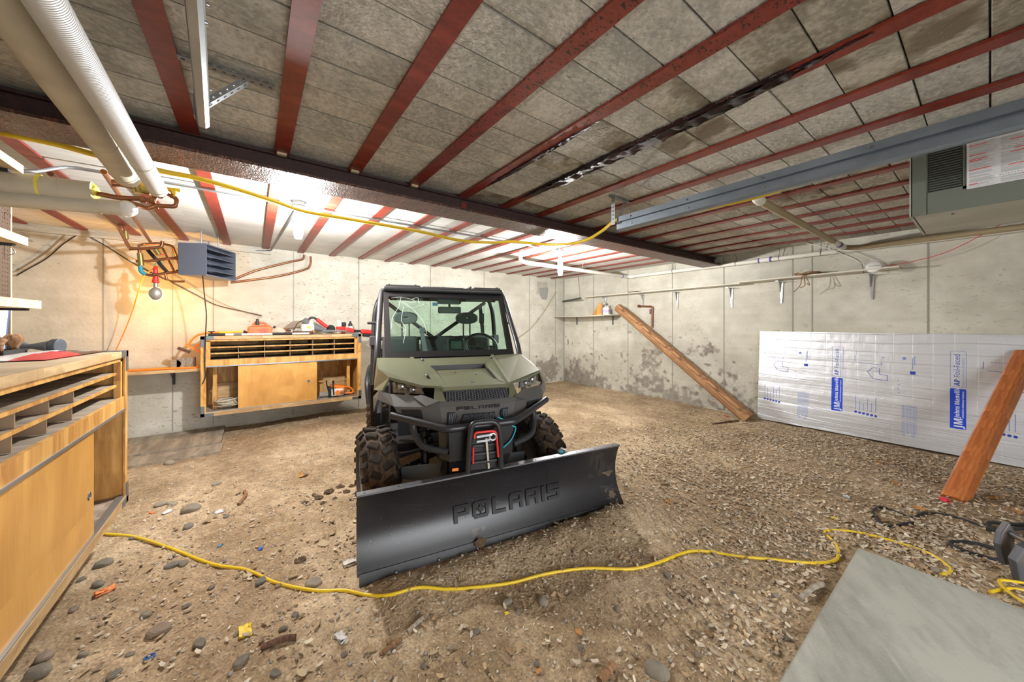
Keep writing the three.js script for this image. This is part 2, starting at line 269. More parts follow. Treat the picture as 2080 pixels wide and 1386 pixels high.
// ---------- ceiling ----------
const JX = []; for (let k = -5; k <= 14; k++) JX.push(-.28 + .42 * k);
const BEAMZ = -2.64;
{
  const c = struct('ceiling', 'low ceiling of pale grey blocks between red steel joists', 'ceiling');
  obj('roof_slab', bb(XL - .2, 2.5, ZB - .2, XR + .2, 2.62, ZF + .2), M.seam, c);
  const geos = []; for (let k = 0; k < 8; k++) geos.push(boxUV(new RoundedBoxGeometry(.412, .055, .1955, 1, .004), 1, k * .37, k * .61, k % 2));
  const edges = [XL, ...JX.filter((x) => x > XL), XR];
  for (let b = 0; b + 1 < edges.length; b++) {
    const x0 = edges[b], x1 = edges[b + 1], w = x1 - x0, xc = (x0 + x1) / 2;
    obj('panel', boxUV(bb(x0 + .005, CEIL + rr(-.001, .002), ZB, x1 - .005, CEIL + .05, BEAMZ - .02), 1.1, b * .3, b * .47), M.panelFarLit, c);
    if (x1 < -1.1) { obj('panel', boxUV(bb(x0 + .005, CEIL, BEAMZ + .02, x1 - .005, CEIL + .05, ZF), 1), M.block[1], c); continue; }
    for (let r = 0; r < 15; r++) {
      const z = -2.6 + r * .2, damp = (Math.abs(xc - 1.6) < .25 || Math.abs(xc - 2.05) < .25) ? hash(b, r, 5) < .55 : (xc > 3 && xc < 3.8) ? hash(b, r, 6) < .35 : false;
      const m = damp ? M.blockDamp : M.block[(hash(b, r, 1) * 3) | 0], wide = Math.abs(w - .42) < .02;
      const o = obj('block', wide ? geos[(hash(b, r, 2) * 8) | 0] : boxUV(new RoundedBoxGeometry(w - .008, .055, .1955, 1, .004), 1), m, c);
      o.position.set(xc, CEIL + .0275 + (hash(b, r, 3) - .5) * .004, z + .1);
    }
    obj('panel', boxUV(bb(x0 + .005, CEIL, .4, x1 - .005, CEIL + .05, ZF), 1), M.block[0], c);
  }
  JX.forEach((x, i) => {
    if (x < XL + .05) return;
    const k = i - 5, g = (z0, z1) => [boxUV(bb(x - .04, 2.428, z0, x + .04, 2.441, z1), .5, i * .3, 0), bb(x - .006, 2.43, z0, x + .006, 2.5, z1)];
    obj('joist', g(ZB, BEAMZ - .03), M.red, c);
    if (k === 5) {                                                     // the joist eaten by rust
      obj('joist', g(BEAMZ + .03, -2.25), M.red, c); obj('joist', g(-.5, ZF), M.red, c); obj('joist', g(-2.25, -.5), M.rustWet, c);
      const s = new THREE.BoxGeometry(.085, .026, 2.1, 6, 3, 100); { const p = s.attributes.position; for (let i = 0; i < p.count; i++) { const e = 1 - sm(.5, 1.05, Math.abs(p.getZ(i))) * .85; p.setXYZ(i, p.getX(i) * e - (1 - e) * .03, p.getY(i) * e, p.getZ(i)); } } place(s, x, 2.427, -1.3); rough(s, .016, 26, 8); obj('rust_scale', s, M.rustWet, c);
    } else if (k === 8) { obj('joist', g(BEAMZ + .03, -1.2), M.red, c); obj('joist', g(-1.2, -.45), M.rustWet, c); obj('joist', g(-.45, ZF), M.red, c); }
    else obj('joist', g(BEAMZ + .03, ZF), k === 3 || k === 4 ? M.redPitted : M.red, c);
    if (k === 4) { const s = new THREE.BoxGeometry(.03, .02, 1.2, 3, 2, 60); { const p = s.attributes.position; for (let i = 0; i < p.count; i++) { const e = 1 - sm(.25, .6, Math.abs(p.getZ(i))) * .8; p.setXYZ(i, p.getX(i) * e, p.getY(i) * e, p.getZ(i)); } } place(s, x + .035, 2.43, -1.75); rough(s, .012, 26, 9); obj('rust_scale', s, M.rustWet, c); }
    if ([1, 2, 3].includes(k)) obj('shim', box(.05, .012, .03, x, 2.422, BEAMZ + .06), M.pine, c);
  });
  // the steel beam: web and flanges
  const bm = struct('ceiling_beam', 'rusty brown steel I-beam under the joists across the room', 'beam');
  obj('web', boxUV(bb(XL, 2.3, BEAMZ - .006, XR, 2.44, BEAMZ + .006), .6), M.beamWeb, bm);
  obj('bottom_flange', boxUV(rough(new THREE.BoxGeometry(XR - XL, .016, .275, 420, 1, 12).translate((XL + XR) / 2, 2.3, BEAMZ), .0022, 24, 4), .6), M.beam, bm);
  obj('top_flange', boxUV(bb(XL, 2.425, BEAMZ - .12, XR, 2.443, BEAMZ + .03), .6), M.beamWeb, bm);
  obj('clip', box(.05, .06, .004, 1.43, 2.375, BEAMZ + .01), M.red, bm);
}

// ---------- lamps ----------
function ceilingLamp(x, z, low, label) {
  const t = thing('ceiling_lamp', label, 'lamp', [x, CEIL, z]);
  obj('box', [cyl(.055, .055, .03, 0, -.015, 0), cyl(.058, .05, .012, 0, -.033, 0)], M.galvDark, t);
  obj('socket', [lathe([[0, -.036], [.052, -.038], [.05, -.055], [.032, -.075], [.026, -.1], [0, -.1]], 24)], M.white, t);
  const len = CEIL - .1 - low;
  obj('bulb', place(lathe([[0, -len], [.026, -len + .004], [.036, -len * .82], [.037, -len * .5], [.03, -len * .2], [.014, 0], [0, 0]], 20), 0, -.1, 0), mat({ color: 0xffffff, emissive: lin(1, .98, .95), emissiveIntensity: 60, roughness: .4 }), t);
  const l = new THREE.PointLight(lin(1, .975, .94), BULB_CD); l.position.set(0, -.1 - len * .88, 0); l.castShadow = true; l.shadow.radius = 1.6; t.add(l); l.name = 'bulb_light';
  return t;
}
ceilingLamp(.315, -3.578, 2.12, 'lit bare bulb in a white ceiling socket nearer the copper pipes');
ceilingLamp(3.497, -3.603, 2.06, 'lit bare bulb in front of the white drain pipe');

// the trouble lamp clipped to the copper pipes, its hood towards the room
const wl = onZ(316, 572, -5.5);
{
  const t = thing('work_lamp', 'red-handled trouble lamp hanging from the copper pipes by the wall', 'lamp', [wl.x, wl.y, wl.z]);
  obj('handle', lathe([[0, .17], [.016, .165], [.02, .12], [.023, .04], [.03, .0], [.034, -.012], [.02, -.02], [0, -.02]], 16), M.redPl, t);
  obj('collar', cyl(.018, .022, .05, 0, -.04, 0), M.steel, t);
  const hood = new THREE.SphereGeometry(.054, 20, 14, 0, Math.PI, 0, Math.PI); hood.scale(1, 1.35, .9); hood.translate(0, -.135, .004);
  obj('hood', hood, mat({ color: lin(.42, .4, .37), metalness: .6, roughness: .45, side: THREE.DoubleSide }), t);
  const cage = []; for (let k = 0; k < 5; k++) { const a = Math.PI * (k + .5) / 5; cage.push(tube([0, .25, .5, .75, 1].map((s) => { const b = Math.PI * s; return V(Math.cos(a) * Math.sin(b) * .06, -.135 + Math.cos(b) * .083, -Math.sin(a) * Math.sin(b) * .06); }), .0016, 16, 5)); }
  obj('cage', cage, M.steel, t);
  obj('hook', tube([V(0, .165, 0), V(0, .2, .005), V(.03, .235, 0), V(.055, .2, 0)], .003, 20, 6), M.teal, t);
  obj('bulb', place(new THREE.SphereGeometry(.028, 16, 12), 0, -.13, -.012), mat({ color: 0xffffff, emissive: lin(1, .44, .07), emissiveIntensity: 60 }), t);
  const l = new THREE.PointLight(lin(1, .44, .07), WORK_CD); l.position.set(0, -.13, -.012); l.castShadow = true; l.name = 'work_light'; t.add(l);
}
tag(obj('lamp_cord', tube([V(wl.x, wl.y + .16, wl.z), onZ(292, 562, -5.6), onZ(281, 592, -5.7), onZ(268, 635, -5.8), onZ(250, 680, -5.85), onZ(233, 716, -5.85)], .005, 60, 6), M.orange), 'thin orange cord running down the wall from the trouble lamp', 'cord');

// ---------- garage door tracks ----------
function track(x, side, label, turn = 0, lip = 1) {
  const t = thing('garage_door_track', label, 'track', [x, 0, -1.83], turn);
  const run = [[0, 2.262], [0, 2.22], [.02, 2.216], [.02, 2.204], [0, 2.2], [0, 2.16], [.015, 2.15], [.04, 2.15], [.046, 2.166]], prof = [...run, ...run.slice().reverse().map(([a, b]) => [a + .003, b + (a > .03 ? .003 : 0)])].map(([a, b]) => [a * side * lip, b]);
  const L = ZF - .1 + 1.83, g = extrude(prof, L); 
  obj('rail', boxUV(g, .7), side > 0 ? M.galvBlue : M.galv, t);
  for (let k = 0; k < 8; k++) { const z = .13 + k * .45; for (const [dx, y, dz] of [[.006, 2.24, 0], [.003, 2.182, .012]]) obj('bolt', cyl(.006, .006, .006, -side * dx, y, z + dz, 0, 0, Math.PI / 2, 8), M.steel, t); }
  return t;
}
track(2.42, 1, 'galvanised garage door track running toward the grey ceiling heater');
track(-.14, -1, 'shiny galvanised garage door track beside the wrapped pipes', .06, .75);
function perforated(a, b, w, n, up) {      // punched angle iron: a strip with a row of holes
  const L = a.distanceTo(b), holes = []; for (let k = 0; k < n; k++) { const c = (k + .5) / n * L, h = []; for (let i = 0; i < 8; i++) h.push([c + Math.cos(-i * Math.PI / 4) * w * .2, w / 2 + Math.sin(-i * Math.PI / 4) * w * .2]); holes.push(h); }
  const g = extrude([[0, 0], [L, 0], [L, w], [0, w]], .003, 0, holes), x = b.clone().sub(a).normalize(), z = x.clone().cross(up).normalize(), y = z.clone().cross(x);
  g.applyMatrix4(new THREE.Matrix4().makeBasis(x, y, z)); g.translate(a.x, a.y, a.z); return g;
}
{
  const t = thing('track_hanger', 'punched grey angle iron hanger holding the track by the wrapped pipes', 'bracket');
  const c0 = V(-.24, CEIL - .02, -1.9), c1 = V(.075, CEIL - .02, -1.9);
  obj('ceiling_angle', [perforated(c0, c1, .035, 10, V(0, 1, 0)), perforated(c0, c1, .035, 10, V(0, 0, 1))], M.galvDark, t);
  const s0 = V(-.19, 2.2, -1.88), s1 = V(-.19, CEIL - .02, -1.88);
  obj('strap', [perforated(s0, s1, .035, 8, V(1, 0, 0)), perforated(s0, s1, .03, 8, V(0, 0, 1))], M.galvDark, t);
  const d0 = V(-.15, 2.25, -1.87), d1 = V(-.02, CEIL - .05, -1.87); obj('brace', [perforated(d0, d1, .035, 6, V(0, 0, 1)), perforated(d0, d1, .03, 6, V(0, 1, 0))], M.galv, t);
}
{
  const t = thing('track_hanger', 'short punched angle iron hanger at the end of the long track', 'bracket');
  obj('ceiling_angle', [perforated(V(2.36, CEIL - .02, -1.86), V(2.62, CEIL - .02, -1.86), .035, 8, V(0, 1, 0)), perforated(V(2.36, CEIL - .02, -1.86), V(2.62, CEIL - .02, -1.86), .03, 8, V(0, 0, 1))], M.galvDark, t);
  obj('strap', [perforated(V(2.4, 2.2, -1.83), V(2.4, CEIL - .02, -1.83), .035, 7, V(0, 0, -1)), perforated(V(2.44, 2.2, -1.82), V(2.56, CEIL - .03, -1.84), .03, 6, V(0, 0, -1))], M.galv, t);
}
{
  const t = thing('garage_door', 'white sectional garage door rolled up overhead in its tracks', 'door');
  for (let k = 0; k < 4; k++) obj('panel', rbox(2.2, .04, .42, .008, 1.16, 2.2, .58 + k * .43), M.white, t);
}
// ---------- pipes ----------
function wrapped(a, b, r, m, label, cuffs) {
  const t = thing('wrapped_pipe', label, 'pipe'); const d = b.clone().sub(a), L = d.length();
  const g = new THREE.CylinderGeometry(r, r, L, 28, 1); obj('jacket', (() => { const q = g; const u = q.attributes.uv; for (let i = 0; i < u.count; i++) u.setXY(i, u.getX(i), u.getY(i) * L / .5); q.applyQuaternion(new THREE.Quaternion().setFromUnitVectors(V(0, 1, 0), d.clone().normalize())); q.translate((a.x + b.x) / 2, (a.y + b.y) / 2, (a.z + b.z) / 2); return q; })(), m, t);
  for (const f of cuffs) { const p = a.clone().lerp(b, f), q = a.clone().lerp(b, f + .006); obj('band', rod(p, q, r * 1.03, 28), M.insul, t); }
  return t;
}
const pa = V(-.568, 2.2, -2.86), pb = V(-.432, 2.13, -2.76);
wrapped(pa, V(-.46, 2.2, -.3), .055, M.insul, 'thick cream wrapped pipe under the beam beside the ribbed white one', [.03, .2]);
wrapped(pb, V(-.377, 2.165, -.3), .041, M.insulWhite, 'ribbed white wrapped pipe under the beam', [.015, .16]);
const ZP = -2.95;
{
  const P = (u, v, z = ZP) => onZ(u, v, z);
  wrapped(P(-60, 366), P(190, 392), .058, M.insul, 'grey wrapped pipe with a yellow collar and torn end', [.55, .7]);
  wrapped(P(-60, 398), P(258, 424), .04, M.insul, 'lower grey wrapped pipe ending at a white elbow cover', [.8]);
  tag(obj('pipe_collar', rod(P(79, 379), P(87, 380), .061, 24), M.yellowFoam), 'yellow ring showing between two lengths of grey pipe wrap', 'collar');
  tag(obj('insulation_tuft', rough(merge([rod(P(186, 391), P(197, 393), .05, 18, .035)]), .014, 40), M.yellowFoam), 'torn yellow insulation at the broken end of a wrapped pipe', 'insulation');
  tag(obj('elbow_cover', merge([ball(.045, ...P(258, 424).toArray(), 16), rod(P(258, 424), P(268, 436), .045, 18, .03)]), M.white), 'white plastic elbow cover on the wrapped pipe end', 'pipe cover');
  const t = thing('copper_manifold', 'copper pipe manifold with yellow handled valves under the wrapped pipes', 'pipes');
  obj('pipe', bent([P(195, 393), P(240, 402), P(288, 404), P(312, 408), P(316, 396), P(326, 399, -2.9)], .014, .02), M.copper, t);
  obj('pipe', bent([P(256, 410), P(282, 417), P(300, 424), P(318, 418), P(358, 420), P(360, 406), P(346, 394), P(336, 388, -2.9)], .013, .02), M.copper, t);
  obj('pipe', bent([P(232, 372), P(262, 378), P(300, 388), P(336, 396)], .014, .02), M.copper, t);
  obj('pipe', rod(P(228, 372), P(250, 375), .022, 14, .012), M.copper, t);
  for (const g of [rod(P(272, 382), P(305, 390), .02, 12), rod(P(280, 380), P(284, 392), .026, 12)]) obj('valve_body', g, M.brass, t);
  for (const g of [rod(P(284, 405), P(296, 406), .019, 14), rod(P(304, 407), P(316, 409), .019, 14), rod(P(340, 391), P(352, 399), .017, 14), rod(P(315, 418), P(322, 419), .017, 12)]) obj('coupling', g, M.copper, t);
  for (const [u, v] of [[243, 358], [294, 372], [352, 390]]) { const a = P(u, v + 10), b = P(u, v - 4); const h = obj('valve_handle', [rod(a, b, .014, 12, .018), bar(P(u - 16, v - 6), P(u + 14, v - 3), .012, .02)], M.yellow, t); }
  // two copper risers running back along the ceiling
  const u1 = tag(obj('copper_pipe', bent([V(-.97, 2.27, -3.3), V(-.975, 2.25, -4.62), onZ(262, 503, -5.1), onZ(288, 505, -5.45)], .014, .04, 10, 60), M.copper), 'long copper pipe running under the ceiling to the brass valve', 'pipe');
  tag(obj('copper_pipe', bent([V(-.69, 2.25, -3.0), onZ(307, 494, -5.3)], .014, .03), M.copper), 'straight copper pipe from the white elbow cover to the wall', 'pipe');
}
{
  const Z = -5.45, P = (u, v, z = Z) => onZ(u, v, z);
  const t = thing('copper_manifold', 'copper pipe manifold with a red handled valve beside the unit heater', 'pipes');
  obj('pipe', bent([P(240, 458), P(252, 458), P(255, 474), P(256, 496)], .012, .03), M.copper, t);
  obj('pipe', bent([P(262, 506), P(300, 505), P(328, 502), P(330, 490)], .016, .02), M.copper, t);
  obj('pipe', bent([P(283, 503), P(284, 540), P(288, 555), P(305, 560), P(338, 555), P(376, 551)], .015, .04), M.copper, t);
  obj('pipe', bent([P(276, 531), P(300, 531), P(335, 526), P(372, 524)], .015, .03), M.copper, t);
  obj('pipe', bent([P(282, 500), P(285, 497, -5.6), P(325, 494, -5.6), P(350, 500, -5.6), P(360, 525, -5.7), P(372, 560, -5.75)], .014, .05), M.copper, t);
  obj('pipe', bent([P(336, 556), P(338, 568), P(348, 572), P(375, 572)], .012, .03), M.copper, t);
  obj('drain_pipe', bent([P(300, 508, -5.55), P(342, 556, -5.5)], .018, .02), M.rubber, t);
  obj('pipe', bent([P(330, 504, -5.7), P(356, 556, -5.7)], .011, .02), M.copper, t);
  for (const g of [rod(P(284, 515), P(287, 540), .024, 12), rod(P(254, 470), P(256, 486), .022, 12), rod(P(316, 507), P(323, 518), .024, 10)]) obj('valve_body', g, M.brass, t);
  obj('valve_handle', bar(P(320, 518), P(336, 517), .02, .01), M.redPl, t);
  obj('tape_wrap', tube([P(285, 541), P(287, 552), P(296, 558)], .019, 12, 10), M.teal, t);
  for (const g of [rod(P(356, 525), P(362, 524), .022, 12), rod(P(358, 552), P(364, 552), .022, 12), rod(P(316, 529), P(319, 529), .019, 12), rod(P(330, 527), P(333, 527), .019, 12), rod(P(312, 559), P(315, 559), .019, 12), rod(P(340, 554), P(343, 554), .021, 12)]) obj('union', g, M.copper, t);
  // unit heater, turned towards the room
  const c = onZ(420, 528, -5.2), yaw = Math.atan2(.893, .451), ht = thing('unit_heater', 'blue grey hanging unit heater with angled louvres by the copper pipes', 'heater', [c.x, 1.925, c.z], 0);
  const e = V(.451, 0, -.893), sd = V(-.893, 0, -.451), Wd = .52, Dp = .27, Hh = .355, q = (a, b, y) => V(0, y, 0).addScaledVector(e, a).addScaledVector(sd, b);
  const wallOf = (p, r) => slab(p, r);
  obj('casing', [slab([q(0, 0, 0), q(0, 0, Hh), q(0, Dp, Hh), q(0, Dp, 0)], -.012), slab([q(Wd, 0, 0), q(Wd, Dp, 0), q(Wd, Dp, Hh), q(Wd, 0, Hh)], -.012), slab([q(0, 0, Hh), q(Wd, 0, Hh), q(Wd, Dp, Hh), q(0, Dp, Hh)], .012), slab([q(0, 0, 0), q(0, Dp, 0), q(Wd, Dp, 0), q(Wd, 0, 0)], .012), slab([q(0, Dp, 0), q(0, Dp, Hh), q(Wd, Dp, Hh), q(Wd, Dp, 0)], -.012)], M.heaterGray, ht);
  for (let k = 0; k < 4; k++) { const y = .065 + k * .078; obj('louvre', slab([q(.02, -.004, y), q(Wd - .02, -.004, y), q(Wd - .02, .07, y + .05), q(.02, .07, y + .05)], .006), M.heaterGray, ht); }
  for (const a of [.12, .42]) obj('hanger_rod', rod(q(a, .13, Hh - .005), q(a, .13, CEIL - 1.925), .006, 8), M.steel, ht);
}
// conduit along the far ceiling, tubing and wires on the back wall
{
  const y = CEIL - .035;
  tag(obj('conduit', bent([V(-2.2, 2.28, -3.2), onY(60, 351, 2.29), onY(135, 338, y), V(-.4, y, -3.56), V(.26, y, -3.578)], .011, .06, 8), M.galv), 'bent steel conduit from the shelves to the nearer bulb', 'conduit');
  tag(obj('conduit', [rod(V(.37, y, -3.578), V(3.45, y, -3.6), .011, 8), box(.03, .012, .03, 1.1, y, -3.585), box(.03, .012, .03, 2.3, y, -3.59)], M.galv), 'straight steel conduit joining the two bare bulbs', 'conduit');
  tag(obj('conduit', bent([V(.315, y, -3.63), V(.2, y, -6.0), V(-.1, y - .03, -6.03), V(-.5, y - .04, -6.03)], .009, .05, 8), M.galvDark), 'thin conduit from the nearer bulb to the back wall', 'conduit');
  for (const [vv, k] of [[0, 0], [1, 1]]) tag(obj('copper_tube', tube(k ? [onZ(470, 574, -6.02), onZ(560, 562, -6.02), onZ(618, 548, -6.02), onZ(630, 538, -6.02), onZ(631, 521, -6.02)] : [onZ(470, 570, -6.02), onZ(520, 550, -6.02), onZ(590, 532, -6.02), onZ(614, 527, -6.02), onZ(618, 518, -6.02)], .014, 60, 8), M.copper), k ? 'lower curved tan tube on the wall behind the unit heater' : 'upper curved tan tube on the wall behind the unit heater', 'pipe');
  const wire = (pts, r, m, label, n = 50) => tag(obj('wall_wire', tube(pts, r, n, 5), m), label, 'wire');
  const W = (u, v, z = -6.03) => onZ(u, v, z);
  wire([W(163, 474), W(130, 495), W(95, 525), W(60, 545), W(34, 560)], .006, M.rubber, 'black cable sagging along the wall left of the copper pipes');
  wire([W(135, 476), W(105, 505), W(70, 530), W(34, 552)], .005, M.castPipe, 'tan cable sagging along the wall above the black one');
  wire([W(180, 480), W(220, 503), W(262, 530), W(310, 556), W(350, 575), W(400, 600), W(440, 620), W(500, 634), W(532, 642)], .005, M.black, 'dark wire running down the wall past the trouble lamp');
  wire([W(200, 478), W(250, 515), W(330, 548), W(378, 574), W(430, 606), W(480, 628), W(530, 640)], .0035, M.castPipe, 'thin tan wire running beside the dark one');
  wire([V(-.47, 1.925, -5.34), onZ(415, 600, -5.42), onZ(419, 640, -5.45), onZ(417, 690, -5.5), onZ(416, 740, -5.5), onZ(417, 765, -5.5), onZ(411, 781, -5.49)], .006, M.black, 'black power cord hanging from the unit heater over the cabinet corner', 60);
  wire([W(1048, 690), W(1080, 665), W(1107, 630), W(1130, 593)], .006, M.castPipe, 'stiff tan wire leaning on the wall by the corner');
}
// yellow air hose along the ceiling
{
  const pts = [[-40, 262, -2.85], [0, 270, -2.85], [110, 292, -2.85], [210, 319, -2.85], [330, 348, -2.85], [400, 362, -2.9], [480, 384, -3.0], [560, 410, -3.15], [620, 430, -3.25], [720, 447, -3.3], [850, 470, -3.3], [930, 488, -3.3], [1000, 493, -3.2], [1040, 491, -3.1], [1100, 496, -2.9], [1150, 496, -2.62], [1190, 488, -2.4], [1222, 470, -2.15], [1255, 446, -1.85]].map(([u, v, z]) => onZ(u, v, z));
  for (const [u, v, x] of [[1300, 446, 2.53], [1355, 439, 2.56], [1450, 420, 2.58], [1540, 399, 2.58], [1600, 380, 2.56], [1660, 362, 2.52], [1760, 330, 2.5]]) pts.push(onX(u, v, x));
  tag(obj('air_hose', tube(pts, .0145, 260, 10), M.yellow), 'yellow hose strung along the ceiling from the pipes to the track', 'hose');
}
// PVC drains
{
  const y = 2.3, t = thing('drain_pipe', 'white plastic drain pipe from the ceiling past the bulb and along the side wall', 'pipe');
  obj('run', bent([V(3.18, 2.425, -4.12), V(3.18, y, -4.12), V(5.93, y, -4.22), V(5.93, y - .01, 1.9)], .03, .1, 14, 90), M.pvc, t);
  for (const g of [rod(V(5.75, y, -4.215), V(5.86, y, -4.22), .036, 14), rod(V(5.93, y, -4.08), V(5.93, y, -4.18), .036, 14), rod(V(5.93, y, -1.86), V(5.93, y, -1.98), .036, 14)]) obj('coupling', g, M.white, t);
  for (const g of [rod(V(5.93, y, -1.84), V(5.93, y, -1.86), .0365, 14), rod(V(5.93, y, -1.98), V(5.93, y, -2.0), .0365, 14), rod(V(5.73, y, -4.214), V(5.75, y, -4.215), .0365, 14)]) obj('primer_mark', g, M.primer, t);
  for (const z of [-3.3, -2.3, -1.75, -1.3]) obj('hanger', [tube([V(5.93, CEIL, z), V(5.955, y + .06, z), V(5.965, y, z), V(5.93, y - .035, z), V(5.895, y, z), V(5.91, y + .05, z)], .004, 24, 5)], M.galvDark, t);
  obj('hanger', [tube([V(4.6, CEIL, -4.17), V(4.6, y + .05, -4.2), V(4.6, y - .034, -4.2), V(4.6, y + .02, -4.14)], .004, 24, 5)], M.galvDark, t);
  const p = thing('drain_pipe', 'stained brown drain pipe sloping from the ceiling to the white one', 'pipe');
  obj('run', bent([V(3.08, 2.425, -1.05), V(3.08, 2.33, -1.05), V(5.84, 2.315, -1.06), V(5.87, 2.3, -.95), V(5.87, 2.3, 1.9)], .03, .1, 14, 90), M.castPipe, p);
  obj('elbow', bent([V(3.08, CEIL - .03, -1.05), V(3.08, 2.33, -1.05), V(3.16, 2.329, -1.05)], .036, .05, 14), M.pvc, p);
  for (const g of [rod(V(5.3, 2.318, -1.058), V(5.5, 2.317, -1.058), .034, 14), rod(V(5.6, 2.316, -1.058), V(5.78, 2.315, -1.06), .035, 14)]) obj('coupling', g, M.pvc, p);
  for (const g of [rod(V(5.56, 2.316, -1.058), V(5.6, 2.316, -1.058), .0355, 14), rod(V(5.78, 2.315, -1.06), V(5.8, 2.315, -1.06), .0355, 14)]) obj('primer_mark', g, M.primer, p);
}
// ceiling heater cabinet by the track
{
  const x0 = 2.92, x1 = 3.58, y0 = 1.97, y1 = 2.36, z0 = -.258, z1 = .95, t = thing('ceiling_heater', 'green grey ceiling heater cabinet with louvres and a printed label', 'heater', [x0, y0, z0]);
  const w = x1 - x0, h = y1 - y0, l = z1 - z0;
  obj('cabinet', bb(.012, .012, .01, w, h, l), M.sheetMetal, t);
  obj('front_panel', [bb(0, .0, 0, .014, h, .055), bb(.003, 0, .058, .014, .115, l), bb(.003, h - .05, .058, .014, h, l), bb(.003, .1, .175, .014, h, .62)], M.heaterGreen, t);
  obj('underside', bb(.012, 0, .01, w, .01, l), M.sheetMetal, t);
  obj('side_flange', bb(0, 0, -.006, w, h, .004), M.sheetMetal, t);
  for (const g of [bb(.008, .1, .06, .014, h, .18), bb(.008, .1, .6, .014, h, l)]) obj('louvre_backing', g, M.black, t);
  for (const [a, b] of [[.062, .172], [.47, .95]]) for (let k = 0; k < 17; k++) { const y = .122 + k * .0128; obj('louvre', slab([V(-.001, y, a), V(-.001, y, b), V(.008, y + .008, b), V(.008, y + .008, a)], .0015), M.heaterGreen, t); }
  const lab = canvasTex(512, 512, (g, W, H) => {
    g.fillStyle = '#dcdde0'; g.fillRect(0, 0, W, H); g.fillStyle = '#a9abae'; g.fillRect(345, 0, 3, H); g.fillRect(0, H / 2, 345, 2);
    const rn = rngOf(5); for (const [x, cw] of [[12, 155], [180, 155], [358, 142]]) for (let y = 14; y < H - 12; y += 7) { if (rn() < .12) continue; g.fillStyle = rn() < .5 ? '#75777b' : '#909296'; g.fillRect(x + rn() * 6, y, cw * (.55 + rn() * .42), 2.4); }
    g.fillStyle = '#d03a30'; for (const [x, y, ww] of [[12, 8, 56], [14, 20, 40], [12, 96, 100], [12, 190, 90], [12, 232, 100], [12, 246, 70], [12, 330, 120], [12, 470, 50], [270, 22, 66], [230, 120, 110], [250, 205, 90], [230, 236, 110], [220, 350, 120], [290, 452, 52]]) g.fillRect(x, y, ww, 7);
    g.fillStyle = '#8e2a22'; for (const y of [10, 30, 240, 262]) g.fillRect(356, y, 60, 6); g.fillStyle = '#2c6a5c'; for (const y of [66, 322]) g.fillRect(356, y, 80, 8);
    g.fillStyle = '#eceded'; g.fillRect(170, 160, 160, 24); g.fillRect(150, 420, 190, 24); g.fillStyle = '#33363c'; for (let k = 0; k < 9; k++) { g.fillRect(190 + k * 14, 168 + (k % 3) * 3, 8, 5); g.fillRect(175 + k * 15, 428 + (k % 2) * 4, 9, 5); }
  });
  const lp = new THREE.PlaneGeometry(.285, .265); lp.rotateY(-Math.PI / 2); lp.translate(-.0025, .225, .33); const label = obj('printed_label', [lp], mat({ map: lab, roughness: .35 }), t); label.userData.label = 'white instruction label with red headings';
  const wt = canvasTex(256, 64, (g, W, H) => { g.fillStyle = '#e6e6e2'; g.fillRect(0, 0, W, H); g.strokeStyle = '#777'; g.lineWidth = 4; g.strokeRect(3, 3, W - 6, H - 6); g.fillStyle = '#e0b020'; g.beginPath(); g.moveTo(40, 14); g.lineTo(54, 36); g.lineTo(26, 36); g.fill(); g.fillStyle = '#333'; for (let k = 0; k < 3; k++) g.fillRect(66, 14 + k * 12, 160 - k * 26, 5); });
  const wp = new THREE.PlaneGeometry(.2, .042); wp.rotateY(-Math.PI / 2); wp.translate(-.003, .135, .59); obj('warning_sticker', wp, mat({ map: wt, roughness: .4 }), t);
  obj('screw', [cyl(.006, .006, .004, .1, -.001, .14), cyl(.006, .006, .004, .22, -.001, .4), cyl(.006, .006, .004, .1, -.001, .62)], M.black, t);
  for (const z of [.05, l - .05]) obj('hanger_rod', rod(V(w / 2, h, z), V(w / 2, CEIL - y0, z), .006, 8), M.steel, t);
}

